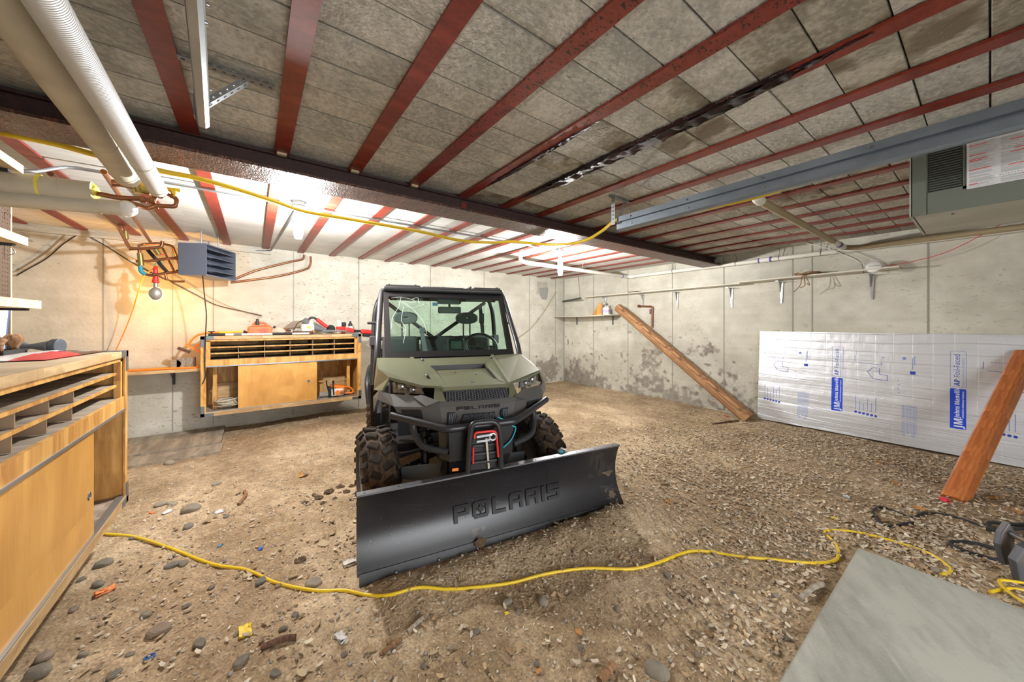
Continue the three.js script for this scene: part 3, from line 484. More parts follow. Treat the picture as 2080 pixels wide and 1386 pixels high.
// ---------- the two counter cabinets ----------
function cabinet(label, at, turn, W, doorX, dividers, doorMat, far) {
  const t = thing('counter_cabinet', label, 'cabinet', at, turn), H = .955, D = .52, uv = (g, s = .8) => boxUV(g, s, rnd(), rnd());
  obj('countertop', uv(bb(0, .915, -D, W, H, 0)), M.counter, t);
  obj('countertop_edge', uv(bb(0, .918, 0, W, H + .001, .006)), M.edge, t);
  obj('back_panel', uv(bb(.02, .02, -D, W - .02, .92, -D + .012)), M.ply, t);
  for (const x of [0, W - .022]) obj('side_panel', uv(bb(x, 0, -D, x + .022, .92, -.002)), M.ply, t);
  obj('bottom_panel', uv(bb(0, 0, -D, W, .045, -.004)), M.dustWood, t);
  obj('bottom_rail', uv(bb(0, -.001, -.004, W, .048, .008)), M.edge, t);
  obj('track', [bb(.05, .048, -.03, W - .05, .056, .006), bb(.05, .586, -.03, W - .05, .6, .009)], M.galv, t);
  for (const x of [0, W - .05]) obj('stile', uv(bb(x, .02, -.003, x + .05, .918, .006), .5), M.ply, t);
  for (const x of [.05, W - .087]) obj('inner_stile', uv(bb(x, .6, -.035, x + .037, .905, -.006), .5), M.ply, t);
  obj('top_rail', uv(bb(.05, .893, -.04, W - .05, .917, -.006)), M.ply, t);
  obj('middle_rail', uv(bb(.045, .6, -.012, W - .045, .672, .004)), M.ply, t);
  obj('pigeonhole_floor', uv(bb(.022, .655, -D + .012, W - .022, .669, -.012)), M.dustWood, t);
  for (const y of [.746, .82]) { const s = obj('shelf', uv(bb(.06, y - .006, -D + .012, W - .06, y + .006, -.03)), M.dustWood, t); obj('edge_strip', uv(bb(.06, y - .008, -.03, W - .06, y + .007, -.022)), M.ply, s); }
  for (const [x, lo, hi] of dividers) obj('divider', bb(x - .003, lo, -D + .012, x + .003, hi, -.034), M.divider, t);
  const d = obj('sliding_door', uv(bb(doorX[0], .055, -.022, doorX[1], .59, -.006), 1.1), doorMat, t);
  const hx = far ? doorX[1] - .1 : doorX[1] - .065; obj('finger_pull', [place(new THREE.TorusGeometry(.017, .003, 8, 18), hx, far ? .32 : .27, -.005), place(new THREE.CircleGeometry(.016, 16), hx, far ? .32 : .27, -.0045)], M.galvDark, d);
  for (const x of [W - .16, .1]) obj('inner_post', uv(bb(x, .05, -.2, x + .04, .59, -.16)), M.ply, t);
  obj('inner_ledge', [uv(bb(.03, .22, -D + .012, W - .03, .25, -D + .05))], M.ply, t);
  for (const [x, s] of [[0, 1], [W, -1]]) for (const top of [1, 0]) { const y0 = top ? .955 : 0, q = top ? -1 : 1; obj('corner_plate', [bb(x - s * .002, y0 - q * .002, .006, x + s * .12, y0 + q * .036, .0095), bb(x - s * .002, y0, .006, x + s * .036, y0 + q * .125, .0095), bb(x - s * .003, y0 - q * .003, -.12, x + s * .001, y0 + q * .125, .0095), bb(x - s * .002, y0 - q * .003, -.12, x + s * .12, y0 + q * .0005, .009)], M.galvDark, t); }
  return t;
}
const dv = []; for (const x of [.62, .9, 1.168, 1.44]) for (const [a, b] of [[.672, .74], [.752, .814], [.826, .893]]) dv.push([x, a, b]); dv.push([.352, .672, .74], [.352, .752, .814]);
cabinet('plywood counter cabinet hung on the back wall with tools on top', [-.505, .273, -5.535], 0, 1.79, [.35, 1.215], dv, M.door, true);
const NW = 3.1, dn = []; for (const x of [.68, .93, 1.19, 1.46, 1.74]) { dn.push([NW - x, .752, .814]); dn.push([NW - x - .02, .672, .74]); }
cabinet('long plywood workbench cabinet with dusty pigeonholes and a honey coloured sliding door', [-.652, .255, -.15], Math.PI / 2, NW, [NW - 1.37, NW - .535], dn, M.door, false);

// pegboard standing on the near bench, with three lumber shelves
{
  const t = thing('pegboard', 'dark brown pegboard standing behind the near workbench', 'pegboard', [-1.13, 1.21, -3.34]);
  const holes = []; for (let i = 0; i < 9; i++) for (let j = 0; j < 38; j++) { const cx = .022 + i * .0254, cy = .03 + j * .0254, h = []; for (let k = 0; k < 6; k++) h.push([cx + Math.cos(-k * Math.PI / 3) * .0032, cy + Math.sin(-k * Math.PI / 3) * .0032]); holes.push(h); }
  const g = extrude([[0, 0], [.25, 0], [.25, 1.02], [0, 1.02]], .005, 0, holes); g.rotateY(-Math.PI / 2); obj('board', boxUV(g, .5), mat({ color: lin(.075, .045, .026), roughness: .6 }), t);
  obj('board_rest', bb(-.005, 0, .25, 0, 1.02, 1.6), mat({ color: lin(.075, .045, .026), roughness: .6 }), t);
  obj('edge_batten', bb(-.05, 0, -.012, .004, 1.02, 0), M.pine, t);
  obj('hook', [tube([V(.0, .62, .05), V(.02, .61, .05), V(.035, .575, .05), V(.012, .555, .05), V(.02, .545, .05)], .003, 20, 6)], M.steel, t);
  obj('hook', [tube([V(.0, .8, .05), V(.02, .79, .05), V(.02, .76, .05)], .0025, 12, 6)], M.steel, t);
  const lab = ['top pale lumber shelf above the pegboard', 'middle pale lumber shelf on the pegboard', 'lowest pale lumber shelf on the pegboard above the bench'];
  [[2.165, 48], [1.79, 57], [1.46, 84]].forEach(([y, u], i) => { const x = onZ(u, 600, -3.0).x; const s = thing('lumber_shelf', lab[i], 'shelf', [-1.125, y, -3.0], 0, 'lumber shelves on the pegboard');
    obj('board', boxUV(bb(0, 0, 0, x + 1.125, .042, 1.6), .7), M.pine, s); obj('bracket', [bb(.01, -.012, .03, x + 1.125 - .03, .0, .06), rod(V(.01, -.012, .045), V(.01, -.09, .045), .008, 8)], M.rubber, s); });
}
// things on the near bench
{
  const y = 1.211, bag = new THREE.PlaneGeometry(.66, .26, 40, 16); bag.rotateX(-Math.PI / 2);
  const bt = canvasTex(512, 256, (g, W, H) => { g.fillStyle = '#d9d9d9'; g.fillRect(0, 0, W, H); g.fillStyle = '#b9b4b6'; g.fillRect(0, 60, W, 20); g.fillStyle = '#c8283c'; g.fillRect(0, 150, 330, 106); g.fillStyle = '#26201f'; g.beginPath(); g.moveTo(300, 150); g.lineTo(W, 110); g.lineTo(W, H); g.lineTo(250, H); g.fill(); g.fillStyle = '#dcdcdc'; g.font = 'bold 44px sans-serif'; g.fillText('US', 360, 220); g.beginPath(); g.moveTo(425, 186); g.lineTo(446, 204); g.lineTo(425, 222); g.fill(); g.fillStyle = '#d5384c'; g.fillRect(456, 176, 40, 24); g.fillStyle = '#e8c8cc'; g.fillRect(460, 208, 24, 12); });
  const p = bag.attributes.position; for (let i = 0; i < p.count; i++) { const u = p.getX(i) / .66 + .5, w = p.getZ(i) / .26 + .5; p.setY(i, .004 + .022 * Math.sin(Math.PI * clamp(u * 1.02)) ** .6 * Math.sin(Math.PI * w) ** .7 * (.7 + .6 * fbm(u * 9, w * 5, 8, 3))); }
  bag.computeVertexNormals(); const under = bag.clone(); { const q = under.attributes.position; for (let i = 0; i < q.count; i++) q.setY(i, .001); under.computeVertexNormals(); }
  const o = obj('plastic_bag', [bag, under], mat({ map: bt, roughness: .25, side: THREE.DoubleSide })); o.position.set(-.87, y, -2.9); o.rotation.y = Math.PI / 2 - .08; tag(o, 'crinkled red, white and black plastic bag lying on the near bench', 'bag');
  const n = thing('hose_nozzle', 'grey bell shaped hose nozzle on the near bench', 'nozzle', [-.985, y + .042, -3.18], 0);
  const lay = (g) => { g.rotateZ(-Math.PI / 2); g.rotateY(-.35); return g; };
  obj('barrel', lay(lathe([[0, -.13], [.016, -.13], [.026, -.1], [.026, -.05], [.014, -.03], [.016, -.01], [.03, .05], [.036, .07], [0, .07]], 20)), M.grayPl, n);
  obj('bell_rim', lay(lathe([[0, .07], [.039, .07], [.041, .076], [.041, .1], [.038, .104], [0, .104]], 24)), mat({ color: lin(.06, .07, .09), roughness: .5 }), n);
  const k = thing('hand_plane', 'old hand plane with a round wooden knob on the near bench', 'tool', [-1.03, y, -3.08]);
  obj('knob', lathe([[0, .03], [.02, .03], [.018, .045], [.034, .075], [.036, .095], [.024, .112], [0, .116]], 18), M.log, k);
  obj('body', [bb(-.03, 0, -.06, .03, .012, .2), bb(-.03, 0, -.05, -.026, .035, .18), bb(.026, 0, -.05, .03, .035, .18), cyl(.012, .014, .03, 0, .02, 0)], M.rubber, k);
  obj('tote', tube([V(0, .012, .12), V(0, .05, .13), V(0, .075, .11), V(0, .085, .09)], .014, 16, 8), M.log, k);
  const b = thing('paper_box', 'white printed box leaning against the pegboard', 'box', [-1.085, y, -3.16]);
  obj('carton', box(.035, .3, .14, 0, .15, .1, 0, 0, -.06), M.white, b); obj('spine', box(.037, .3, .012, 0, .15, .028, 0, 0, -.06), mat({ color: lin(.05, .12, .3), roughness: .5 }), b);
}
// shelf plank between the cabinets, its bracket and the tools on it
{
  const t = thing('wall_plank', 'rough plank shelf on the wall beside the hanging cabinet', 'shelf', [-1.4, .81, -5.62]);
  obj('board', boxUV(bb(0, 0, -.42, .885, .035, 0), .6), M.edge, t);
  const x = onZ(346, 780, -5.8).x + 1.4; obj('bracket', [bb(x - .012, -.19, -.43, x + .012, 0, -.415), bb(x - .012, -.012, -.43, x + .012, 0, -.1), bar(V(x, -.15, -.42), V(x, -.012, -.18), .008, .008), cyl(.009, .009, .02, x, -.175, -.41, Math.PI / 2)], M.black, t);
  tag(obj('orange_cord', tube([V(-1.3, .852, -5.75), V(-1.05, .856, -5.68), V(-.8, .858, -5.66), V(-.54, .853, -5.66)], .012, 40, 8), M.orange), 'orange cord lying along the plank shelf', 'cord');
  tag(obj('sanding_block', [rbox(.17, .12, .1, .006, -.66, .912, -5.8), cyl(.05, .05, .1, -.75, .9, -5.8, Math.PI / 2)], M.grayBoard), 'dusty grey block standing on the plank shelf', 'block');
  const f = thing('curved_clamp', 'orange curved bar tool hooked on the end of the hanging cabinet', 'tool');
  const P = (u, v, z = -5.7) => onZ(u, v, z);
  obj('arched_bar', tube([P(382, 702), P(390, 690), P(402, 681), P(420, 677), P(446, 675)], .012, 40, 8), M.orange, f);
  obj('lower_bar', [bar(P(376, 700), P(408, 716), .02, .022), bar(P(390, 708), P(410, 698), .015, .02)], M.orange, f);
  obj('foot', bar(P(361, 707), P(386, 716), .05, .03), M.darkWood, f);
}
// things in the hanging cabinet
{
  const rp = thing('rope_coil', 'coil of frayed tan rope in the cabinet left of its door', 'rope', [-.5 + .24, .352, -5.7]);
  for (let k = 0; k < 9; k++) { const pts = [], r = .085 + .03 * hash(k, 1, 3), y = .008 + k * .0085, ph = k * 1.7; for (let i = 0; i < 12; i++) { const a = i / 12 * Math.PI * 2; pts.push(V(Math.cos(a) * (r + .012 * Math.sin(a * 3 + ph)) * 1.15, y + .01 * Math.sin(a * 2 + ph) + (Math.sin(a + ph) * .012), Math.sin(a) * r * .9)); } obj('loop', tube(pts, .0065, 50, 6, .5, true), M.insul, rp); }
  obj('tail', tube([V(.05, .09, .07), V(.08, .05, .1), V(.1, .02, .09), V(.04, .015, .11)], .0065, 24, 6), M.insul, rp);
  tag(obj('cardboard_piece', box(.27, .26, .008, -.5 + .2, .47, -5.985, -.04), M.edge), 'scrap of tan panel standing behind the rope coil', 'panel');
  tag(obj('cardboard_piece', box(.3, .24, .008, 1.0, .455, -5.985, -.04), M.edge), 'scrap of tan panel standing behind the chainsaw', 'panel');
  const s = thing('chainsaw', 'orange and white chainsaw in the cabinet right of its door', 'chainsaw', [.99, .326, -5.68], -.1);
  obj('engine', rbox(.17, .11, .16, .02, 0, .06, 0), M.white, s); obj('shroud', [rbox(.19, .05, .15, .02, .01, .135, 0, 0, 0, -.2), rbox(.1, .06, .14, .02, .02, .11, 0)], M.orange, s);
  obj('bar_cover', rbox(.04, .13, .17, .012, -.1, .07, 0), M.black, s); obj('starter_vent', [cyl(.035, .035, .01, .0, .055, .082, Math.PI / 2), box(.05, .05, .006, .06, .06, .082)], M.orange, s);
  obj('front_handle', tube([V(-.05, .03, .09), V(-.06, .16, .085), V(-.05, .2, .04), V(-.05, .2, -.06), V(-.05, .06, -.09)], .011, 40, 8), M.black, s);
  obj('hand_guard', [tube([V(-.12, .1, 0), V(-.14, .2, 0), V(-.135, .23, 0)], .009, 16, 6)], M.black, s);
  obj('rear_handle', tube([V(.08, .12, 0), V(.16, .11, 0), V(.21, .06, 0), V(.2, .025, 0), V(.1, .025, 0)], .014, 40, 8), M.orange, s);
  obj('grille', [0, 1, 2, 3].map((k) => box(.05, .006, .01, .06, .03 + k * .012, .084)), M.grayPl, s);
  obj('cutter_bar', box(.12, .05, .006, -.17, .05, .05), M.steel, s);
}
// things on the hanging cabinet
{
  const Y0 = 1.229, P = (u, v, z) => onZ(u, v, z);
  const g = thing('fuel_can', 'faded red plastic fuel can on the hanging cabinet', 'can', [.07, Y0, -5.78]);
  const faded = mat({ map: tex(64, 64, (u, v) => mixc([186, 84, 66], [206, 120, 66], sm(.3, .7, fbm(u * 3, v * 3, 4, 3)))), roughness: .5 });
  obj('body', [rbox(.27, .12, .2, .03, 0, .06, 0, 0, 0, 0, 3), rbox(.2, .03, .14, .014, .01, .125, 0)], faded, g); obj('grip', [bent([V(-.08, .12, 0), V(-.06, .165, 0), V(.05, .165, 0), V(.09, .12, 0)], .013, .02, 8)], faded, g);
  obj('spout', [cyl(.02, .024, .05, -.03, .165, .06), cyl(.014, .014, .03, -.03, .2, .06)], M.black, g);
  const shaft = (name, label, a, b, r, parts) => { const t = thing(name, label, 'tool'); obj('shaft', rod(a, b, r, 10), M.white, t); parts?.(t); return t; };
  shaft('trimmer_shaft', 'long white and black trimmer shaft along the cabinet front', V(-.42, Y0 + .018, -5.58), V(.62, Y0 + .018, -5.58), .013, (t) => { obj('grip', [rod(V(-.44, Y0 + .018, -5.58), V(-.28, Y0 + .018, -5.58), .017, 10), rod(V(.2, Y0 + .018, -5.58), V(.42, Y0 + .018, -5.58), .017, 10)], M.rubber, t); obj('knob', [cyl(.035, .03, .012, -.41, Y0 + .055, -5.58), cyl(.01, .01, .03, -.41, Y0 + .035, -5.58)], M.black, t); obj('sleeve', rod(V(-.2, Y0 + .018, -5.58), V(-.12, Y0 + .018, -5.58), .015, 10), M.grayPl, t); });
  shaft('pole', 'yellow handled pole lying behind the trimmer shaft', V(-.36, Y0 + .04, -5.74), V(-.1, Y0 + .05, -5.74), .012, (t) => { t.children[0].material = M.yellow; obj('grip', rod(V(-.1, Y0 + .05, -5.74), V(-.06, Y0 + .03, -5.72), .018, 10), M.rubber, t); });
  const e = thing('string_trimmer', 'grey and white string trimmer engine with a red handle', 'trimmer', [.62, Y0, -5.78]);
  obj('engine', [rbox(.16, .13, .17, .03, 0, .085, 0), rbox(.1, .05, .12, .02, .02, .165, 0)], M.white, e); obj('cover', [ball(.05, -.02, .18, .03, 14), rbox(.09, .05, .12, .02, -.01, .17, -.02)], M.grayPl, e);
  obj('warning_label', place(new THREE.BoxGeometry(.045, .035, .004), .01, .1, .088), M.yellow, e); obj('fuel_cap', cyl(.018, .018, .02, .06, .05, .09, Math.PI / 2), M.orange, e);
  obj('clutch_cone', rod(V(.08, .1, 0), V(.24, .05, .03), .06, 14, .02), M.grayPl, e); obj('handle', bent([V(.0, .2, -.02), V(.06, .25, -.02), V(.17, .19, 0)], .016, .04, 10), M.black, e); obj('grip', rod(V(.12, .215, 0), V(.25, .1, .02), .026, 12), M.redPl, e);
  obj('throttle_cable', tube([V(-.06, .2, 0), V(-.12, .16, .02), V(-.15, .1, .03), V(-.17, .06, .04)], .006, 24, 6), M.black, e); obj('base', rbox(.24, .05, .16, .01, -.06, .025, .04), M.darkWood, e);
  obj('shaft', rod(V(.22, .055, .03), V(.66, .02, .1), .012, 10), M.steel, e);
  const b = thing('loppers', 'red and black pruning loppers beside the fuel can', 'tool', [.25, Y0, -5.86]);
  obj('blade', [bar(V(-.03, .11, 0), V(.05, .06, .02), .008, .03), bar(V(-.02, .06, 0), V(.06, .055, .02), .008, .03)], M.rubber, b); obj('grip', [rod(V(.04, .07, .02), V(.12, .06, .05), .015, 10)], M.redPl, b); obj('handle', rod(V(.1, .06, .05), V(.17, .055, .06), .01, 8), M.black, b);
  const pile = thing('rag_pile', 'crumpled pale rag in front of the loppers', 'rag', [.27, Y0, -5.7]); obj('cloth', rough(place(new THREE.SphereGeometry(.07, 24, 16).scale(1.2, .7, .8), 0, .045, 0), .02, 16), M.insul, pile); obj('fold', rough(place(new THREE.SphereGeometry(.04, 18, 12).scale(1.6, .5, .8), .12, .02, .02), .012, 20), M.log, pile);
  tag(obj('canvas_sheet', slab([V(.33, Y0 + .08, -5.98), V(.66, Y0 + .12, -6.0), V(.58, Y0 + .2, -6.02), V(.46, Y0 + .19, -6.02)], .01), M.grayBoard), 'pale leaning sheet behind the string trimmer', 'sheet');
  const bo = thing('oil_bottle', 'small white bottle with a black cap at the cabinet end', 'bottle', [1.2, Y0, -5.83]); obj('body', lathe([[0, 0], [.032, 0], [.034, .01], [.034, .1], [.03, .115]], 18), M.white, bo); obj('neck', lathe([[.03, .115], [.032, .12], [.028, .15], [.014, .165], [.014, .19], [0, .19]], 18), M.black, bo);
  tag(obj('edger_wheel', [cyl(.06, .06, .02, .93, Y0 + .075, -5.83, Math.PI / 2, .9, 0, 20), cyl(.025, .025, .03, .93, Y0 + .075, -5.83, Math.PI / 2, .9, 0, 12)], M.rubber), 'black wheel standing between the trimmer and the red drill', 'wheel');
  const d = thing('red_drill', 'red power tool with a clear guard beside the white bottle', 'tool', [1.06, Y0, -5.78]); obj('body', [rbox(.13, .05, .07, .014, 0, .085, 0), rbox(.05, .07, .06, .01, .03, .035, 0)], M.redPl, d); obj('head', [rbox(.06, .07, .06, .016, .04, .14, -.01)], M.black, d); obj('guard', slab([V(-.04, .1, -.03), V(.02, .11, -.03), V(0, .2, -.04), V(-.05, .21, -.04)], .006), M.pvc, d);
  const rt = thing('battery_trimmer', 'red battery trimmer sticking out past the cabinet end', 'trimmer', [1.24, Y0 + .014, -5.6]);
  obj('shaft', rod(V(-.4, .03, .01), V(-.1, .03, .0), .012, 10), M.steel, rt); obj('collar', [rbox(.1, .06, .06, .016, -.09, .045, 0, 0, 0, -.3)], M.redPl, rt); obj('grip', rod(V(-.05, .035, 0), V(.06, .025, 0), .018, 10), M.black, rt); obj('housing', rbox(.18, .07, .09, .03, .14, .015, 0, 0, 0, -.1, 3), M.redPl, rt); obj('battery', rbox(.13, .045, .085, .012, .15, -.04, 0, 0, 0, -.1), M.black, rt); obj('sleeve', rod(V(-.46, .03, .01), V(-.34, .03, .01), .02, 10), M.grayPl, rt);
}
// board on the dirt by the back wall
tag(obj('floor_board', boxUV(bb(-1.3, .0, -5.98, -.3, .035, -5.2), .8), M.grayBoard), 'weathered plywood board on the dirt against the wall under the plank shelf', 'board');
tag(obj('floor_board', boxUV(bb(-1.3, -.01, -5.18, -.28, .022, -4.86), .8), M.grayBoard), 'narrow weathered board half sunk in the dirt in front of the plywood one', 'board');

// ---------- the utility vehicle: local x to its own left, z to its nose, origin on the ground under the front axle ----------
const olive = mat({ map: tex(512, 512, (u, v) => { const a = fbm(u * 5, v * 5, 61, 5, 5), b = fbm(u * 40, v * 40, 66, 3, 40); let c = mixc([92, 94, 72], [112, 113, 90], clamp(.5 + (a - .5) * 1.6)); const d = sm(.56, .72, a * .7 + b * .3); return mixc(c, [146, 138, 112], d * .5); }), roughness: .38 });
const trimGray = mat({ map: tex(256, 256, (u, v) => { const a = fbm(u * 5, v * 5, 81, 5, 5); return mixc([60, 61, 64], [94, 92, 88], clamp(a * 1.5 - .3)); }), roughness: .5 });
const meshGray = mat({ color: lin(.085, .087, .1), roughness: .4 });
const mud = mat({ map: tex(256, 256, (u, v) => { const a = fbm(u * 8, v * 8, 86, 5, 8), b = fbm(u * 40, v * 40, 88, 3, 40); return mixc([36, 29, 24], [104, 80, 56], clamp(.4 + (a - .5) * 2 + (b - .5))); }), roughness: .85, bumpMap: dirtBump, bumpScale: .01 });
const mesh3 = (rows, thick = .01) => { // a skin over rows of points with a back face
  const g = []; for (let r = 0; r + 1 < rows.length; r++) for (let k = 0; k + 1 < rows[r].length; k++) g.push(slab([rows[r][k], rows[r + 1][k], rows[r + 1][k + 1], rows[r][k + 1]], thick)); return g; };
const flip = (pts) => pts.map(([x, y, z]) => [-x, y, z]).reverse();
const both = (pts, th) => [slab(pts, th), slab(flip(pts), th)];
const GLYPH = { P: [[0, 0, .24, 1], [.24, .8, 1, 1], [.76, .42, 1, .8], [.24, .36, 1, .56]], O: [[0, .12, .22, .88], [.88, .12, 1.1, .88], [.1, .8, 1, 1], [.1, 0, 1, .2]], L: [[0, 0, .24, 1], [.24, 0, .95, .2]], A: [[0, 0, .24, .9], [.76, 0, 1, .9], [.1, .8, .9, 1], [.24, .34, .76, .52]], R: [[0, 0, .24, 1], [.24, .8, 1, 1], [.76, .5, 1, .8], [.24, .38, .92, .54], [.72, 0, .97, .38]], I: [[0, 0, .24, 1]], S: [[0, .8, 1, 1], [0, .42, .24, .8], [.1, .42, 1, .6], [.76, .1, 1, .42], [0, 0, .9, .2]] };
function lettering(word, x0, y0, high, wide, map, deep) {      // strokes of raised letters, laid on a surface by map(x, y, depth)
  const wid = (c) => c === 'I' ? .24 : c === 'O' ? 1.1 : 1, gap = .24, total = [...word].reduce((s, c) => s + wid(c) + gap, -gap), sx = wide / total, out = []; let x = 0;
  for (const c of word) { for (const [a, b, d, e] of GLYPH[c]) { const g = new THREE.BoxGeometry((d - a) * sx, (e - b) * high, deep, 1, Math.max(1, Math.ceil((e - b) * 7)), 1); g.translate(x0 + (x + (a + d) / 2) * sx, y0 + (b + e) / 2 * high, 0); const p = g.attributes.position; for (let i = 0; i < p.count; i++) p.setXYZ(i, ...map(p.getX(i), p.getY(i), p.getZ(i)).toArray()); g.computeVertexNormals(); out.push(g); }
    if (c === 'O') for (let k = 0; k < 4; k++) { const a = k * Math.PI / 4 + .0, L = k % 2 ? .2 : .3, w = .045, cx = x0 + (x + .55) * sx, cy = y0 + .5 * high; const g = new THREE.BoxGeometry(L * 2 * sx, w * 2 * high, deep * .8); g.rotateZ(a); g.translate(cx, cy, 0); const p = g.attributes.position; for (let i = 0; i < p.count; i++) p.setXYZ(i, ...map(p.getX(i), p.getY(i), p.getZ(i)).toArray()); g.computeVertexNormals(); out.push(g); }
    x += wid(c) + gap; }
  return out;
}
function meshGrille(name, parent, pts, nx, ny, m = M.black) {   // pts: quad tl, tr, br, bl; staggered slots between thin bars
  const [a, b, c, d] = pts.map((p) => V(...p)), at = (s, t) => a.clone().lerp(b, s).lerp(d.clone().lerp(c, s), t), g = [], n = b.clone().sub(a).cross(d.clone().sub(a)).normalize();
  for (let i = 0; i <= nx; i++) g.push(bar(at(i / nx, 0), at(i / nx, 1), .0055, .008, n));
  for (let i = 0; i < nx; i++) for (let j = 0; j <= ny; j++) { const t = clamp((j + (i % 2) * .5) / ny); g.push(bar(at(i / nx, t), at((i + 1) / nx, t), .0035, .006, n)); }
  return obj(name, g, m, parent);
}
const car = thing('utility_vehicle', 'olive green side by side utility vehicle with a cab and front bumper', 'vehicle', [1.326, -.012, -2.449], -17 * Math.PI / 180);
{
  const t = car;
  // hood
  const hood = obj('hood', [
    slab([[-.36, 1.088, -.45], [-.235, .978, .42], [-.19, .99, .33], [-.225, 1.048, -.2]], .012), slab([[.36, 1.088, -.45], [.225, 1.048, -.2], [.19, .99, .33], [.235, .978, .42]], .012),
    slab([[-.36, 1.088, -.45], [-.225, 1.05, -.2], [.225, 1.05, -.2], [.36, 1.088, -.45]], .012), slab([[-.19, .99, .24], [-.235, .978, .42], [.235, .978, .42], [.19, .99, .24]], .012),
    slab([[-.225, 1.012, -.2], [-.185, .986, .24], [.185, .986, .24], [.225, 1.012, -.2]], .01), slab([[-.235, .978, .42], [-.225, .962, .452], [.225, .962, .452], [.235, .978, .42]], .012)], olive, t);
  obj('scoop_wall', [slab([[-.225, 1.05, -.2], [-.225, 1.01, -.2], [.225, 1.01, -.2], [.225, 1.05, -.2]], .006), ...both([[.228, 1.05, -.2], [.228, 1.01, -.2], [.19, .986, .24], [.19, .992, .24]], .006)], M.black, hood);
  obj('hood_latch', [cyl(.012, .012, .012, 0, .985, .33), ball(.012, -.28, 1.085, -.36, 8), ball(.012, .33, 1.085, -.36, 8), ball(.008, -.06, 1.01, -.05, 8), ball(.008, .09, 1.003, .05, 8)], M.galvDark, hood);
  obj('front_fender', both([[.362, 1.095, -.45], [.238, .986, .42], [.345, .99, .37], [.545, 1.035, .24], [.625, 1.055, -.1], [.645, 1.105, -.45]], .014), olive, t);
  obj('hood_ridge', both([[.378, 1.104, -.45], [.352, 1.104, -.45], [.228, .99, .42], [.25, .99, .42]], .014), olive, t);
  obj('fender_side', [...both([[.648, 1.103, -.45], [.628, 1.053, -.1], [.548, 1.033, .24], [.6, .935, .2], [.66, .9, -.1], [.675, .82, -.45]], .012), ...both([[.545, 1.033, .245], [.345, .988, .372], [.34, .972, .378], [.54, 1.015, .25]], .01)], olive, t);
  obj('nose_cheek', both([[.235, .978, .42], [.21, .9, .5], [.285, .9, .47], [.27, .975, .405]], .012), olive, t);
  meshGrille('grille', t, [[-.2, .955, .457], [.2, .955, .457], [.205, .9, .5], [-.205, .9, .5]], 22, 5, meshGray);
  obj('grille_backing', [slab([[-.23, .962, .43], [-.24, .88, .47], [.24, .88, .47], [.23, .962, .43]], .01)], M.black, t);
  // headlights
  for (const s of [1, -1]) {
    const q = (p) => s > 0 ? p : flip(p), h = obj('headlight', slab(q([[.53, 1.012, .2], [.35, .968, .335], [.335, .93, .36], [.525, .93, .235]]), .01), mat({ color: lin(.3, .3, .3), metalness: .8, roughness: .2 }), t);
    obj('reflector', [[.47, .972, .26, .028], [.4, .955, .31, .022]].map(([x, y, z, r]) => place(new THREE.SphereGeometry(r, 16, 8, 0, Math.PI * 2, 0, Math.PI / 2), s * x, y, z, Math.PI / 2 - .25, s * -.5, 0)), M.steel, h);
    obj('bulb_shield', [[.51, .975, .225], [.44, .945, .29]].map(([x, y, z]) => box(.02, .05, .02, s * x, y, z, .3, s * .6, .3)), M.steel, h);
    obj('lens', slab(q([[.538, 1.018, .228], [.352, .974, .372], [.335, .926, .392], [.53, .926, .262]]), .005), phys({ color: 0xffffff, transmission: 1, thickness: 0, roughness: .04 }), h);
  }
  // front fascia
  const up = [[.615, .94, .17], [.54, .928, .275], [.34, .926, .4], [.25, .896, .49], [0, .896, .51]], mid = [[.625, .88, .19], [.52, .862, .36], [.33, .868, .47], [.25, .868, .508], [0, .868, .53]], low = [[.6, .775, .2], [.49, .8, .37], [.31, .78, .46], [.23, .74, .49], [0, .735, .505]];
  const skin = (a, b) => { const g = []; for (let k = 0; k + 1 < a.length; k++) g.push(...both([a[k], a[k + 1], b[k + 1], b[k]], .012)); return g; };
  obj('bumper_cover', [...skin(up, mid), ...skin(mid.slice(1), low.slice(1)), ...both([up[0], mid[0], mid[1], up[1]].slice().reverse(), .012), ...both([[.615, .94, .17], [.625, .88, .19], [.655, .76, .02], [.66, .86, -.02]], .012)], trimGray, t);
  obj('inlet', both([[.475, .845, .372], [.36, .85, .45], [.345, .79, .452], [.455, .8, .395]].reverse(), .01), M.black, t);
  obj('lamp_wing', both([[.35, .93, .4], [.25, .9, .49], [.33, .87, .475], [.4, .915, .38]].reverse(), .01), trimGray, t);
  const lg = (p) => { obj('lower_inlet', slab(p.map(([x, y, z]) => [x, y, z + .012]), .01), M.black, t); };
  lg([[-.2, .833, .508], [-.2, .755, .502], [-.165, .755, .503], [-.14, .805, .512], [-.155, .833, .512]]); lg([[.155, .833, .512], [.14, .805, .512], [.165, .755, .503], [.2, .755, .502], [.2, .833, .508]]); lg([[-.125, .75, .505], [.125, .75, .505], [.105, .815, .515], [-.105, .815, .515]]);
  meshGrille('lower_mesh', t, [[-.1, .812, .531], [.1, .812, .531], [.118, .755, .523], [-.118, .755, .523]], 12, 5, meshGray);
  for (const s of [-1, 1]) meshGrille('side_mesh', t, [[s * .175 - .02, .828, .528], [s * .175 + .02, .828, .528], [s * .182 + .014, .762, .522], [s * .182 - .014, .762, .522]], 3, 7, meshGray);
  obj('nameplate', lettering('POLARIS', -.145, .846, .022, .28, (x, y, z) => V(x, y, .529 + (.868 - y) * -.18 + z), .008), M.black, t);
  // side decals on the hood ridge and fender
  const dec = canvasTex(256, 64, (g, W, H) => { g.fillStyle = '#3a3d33'; g.fillRect(0, 0, W, H); g.fillStyle = '#d8d8d2'; g.font = 'bold 46px sans-serif'; g.fillText('900 XP', 20, 48); });
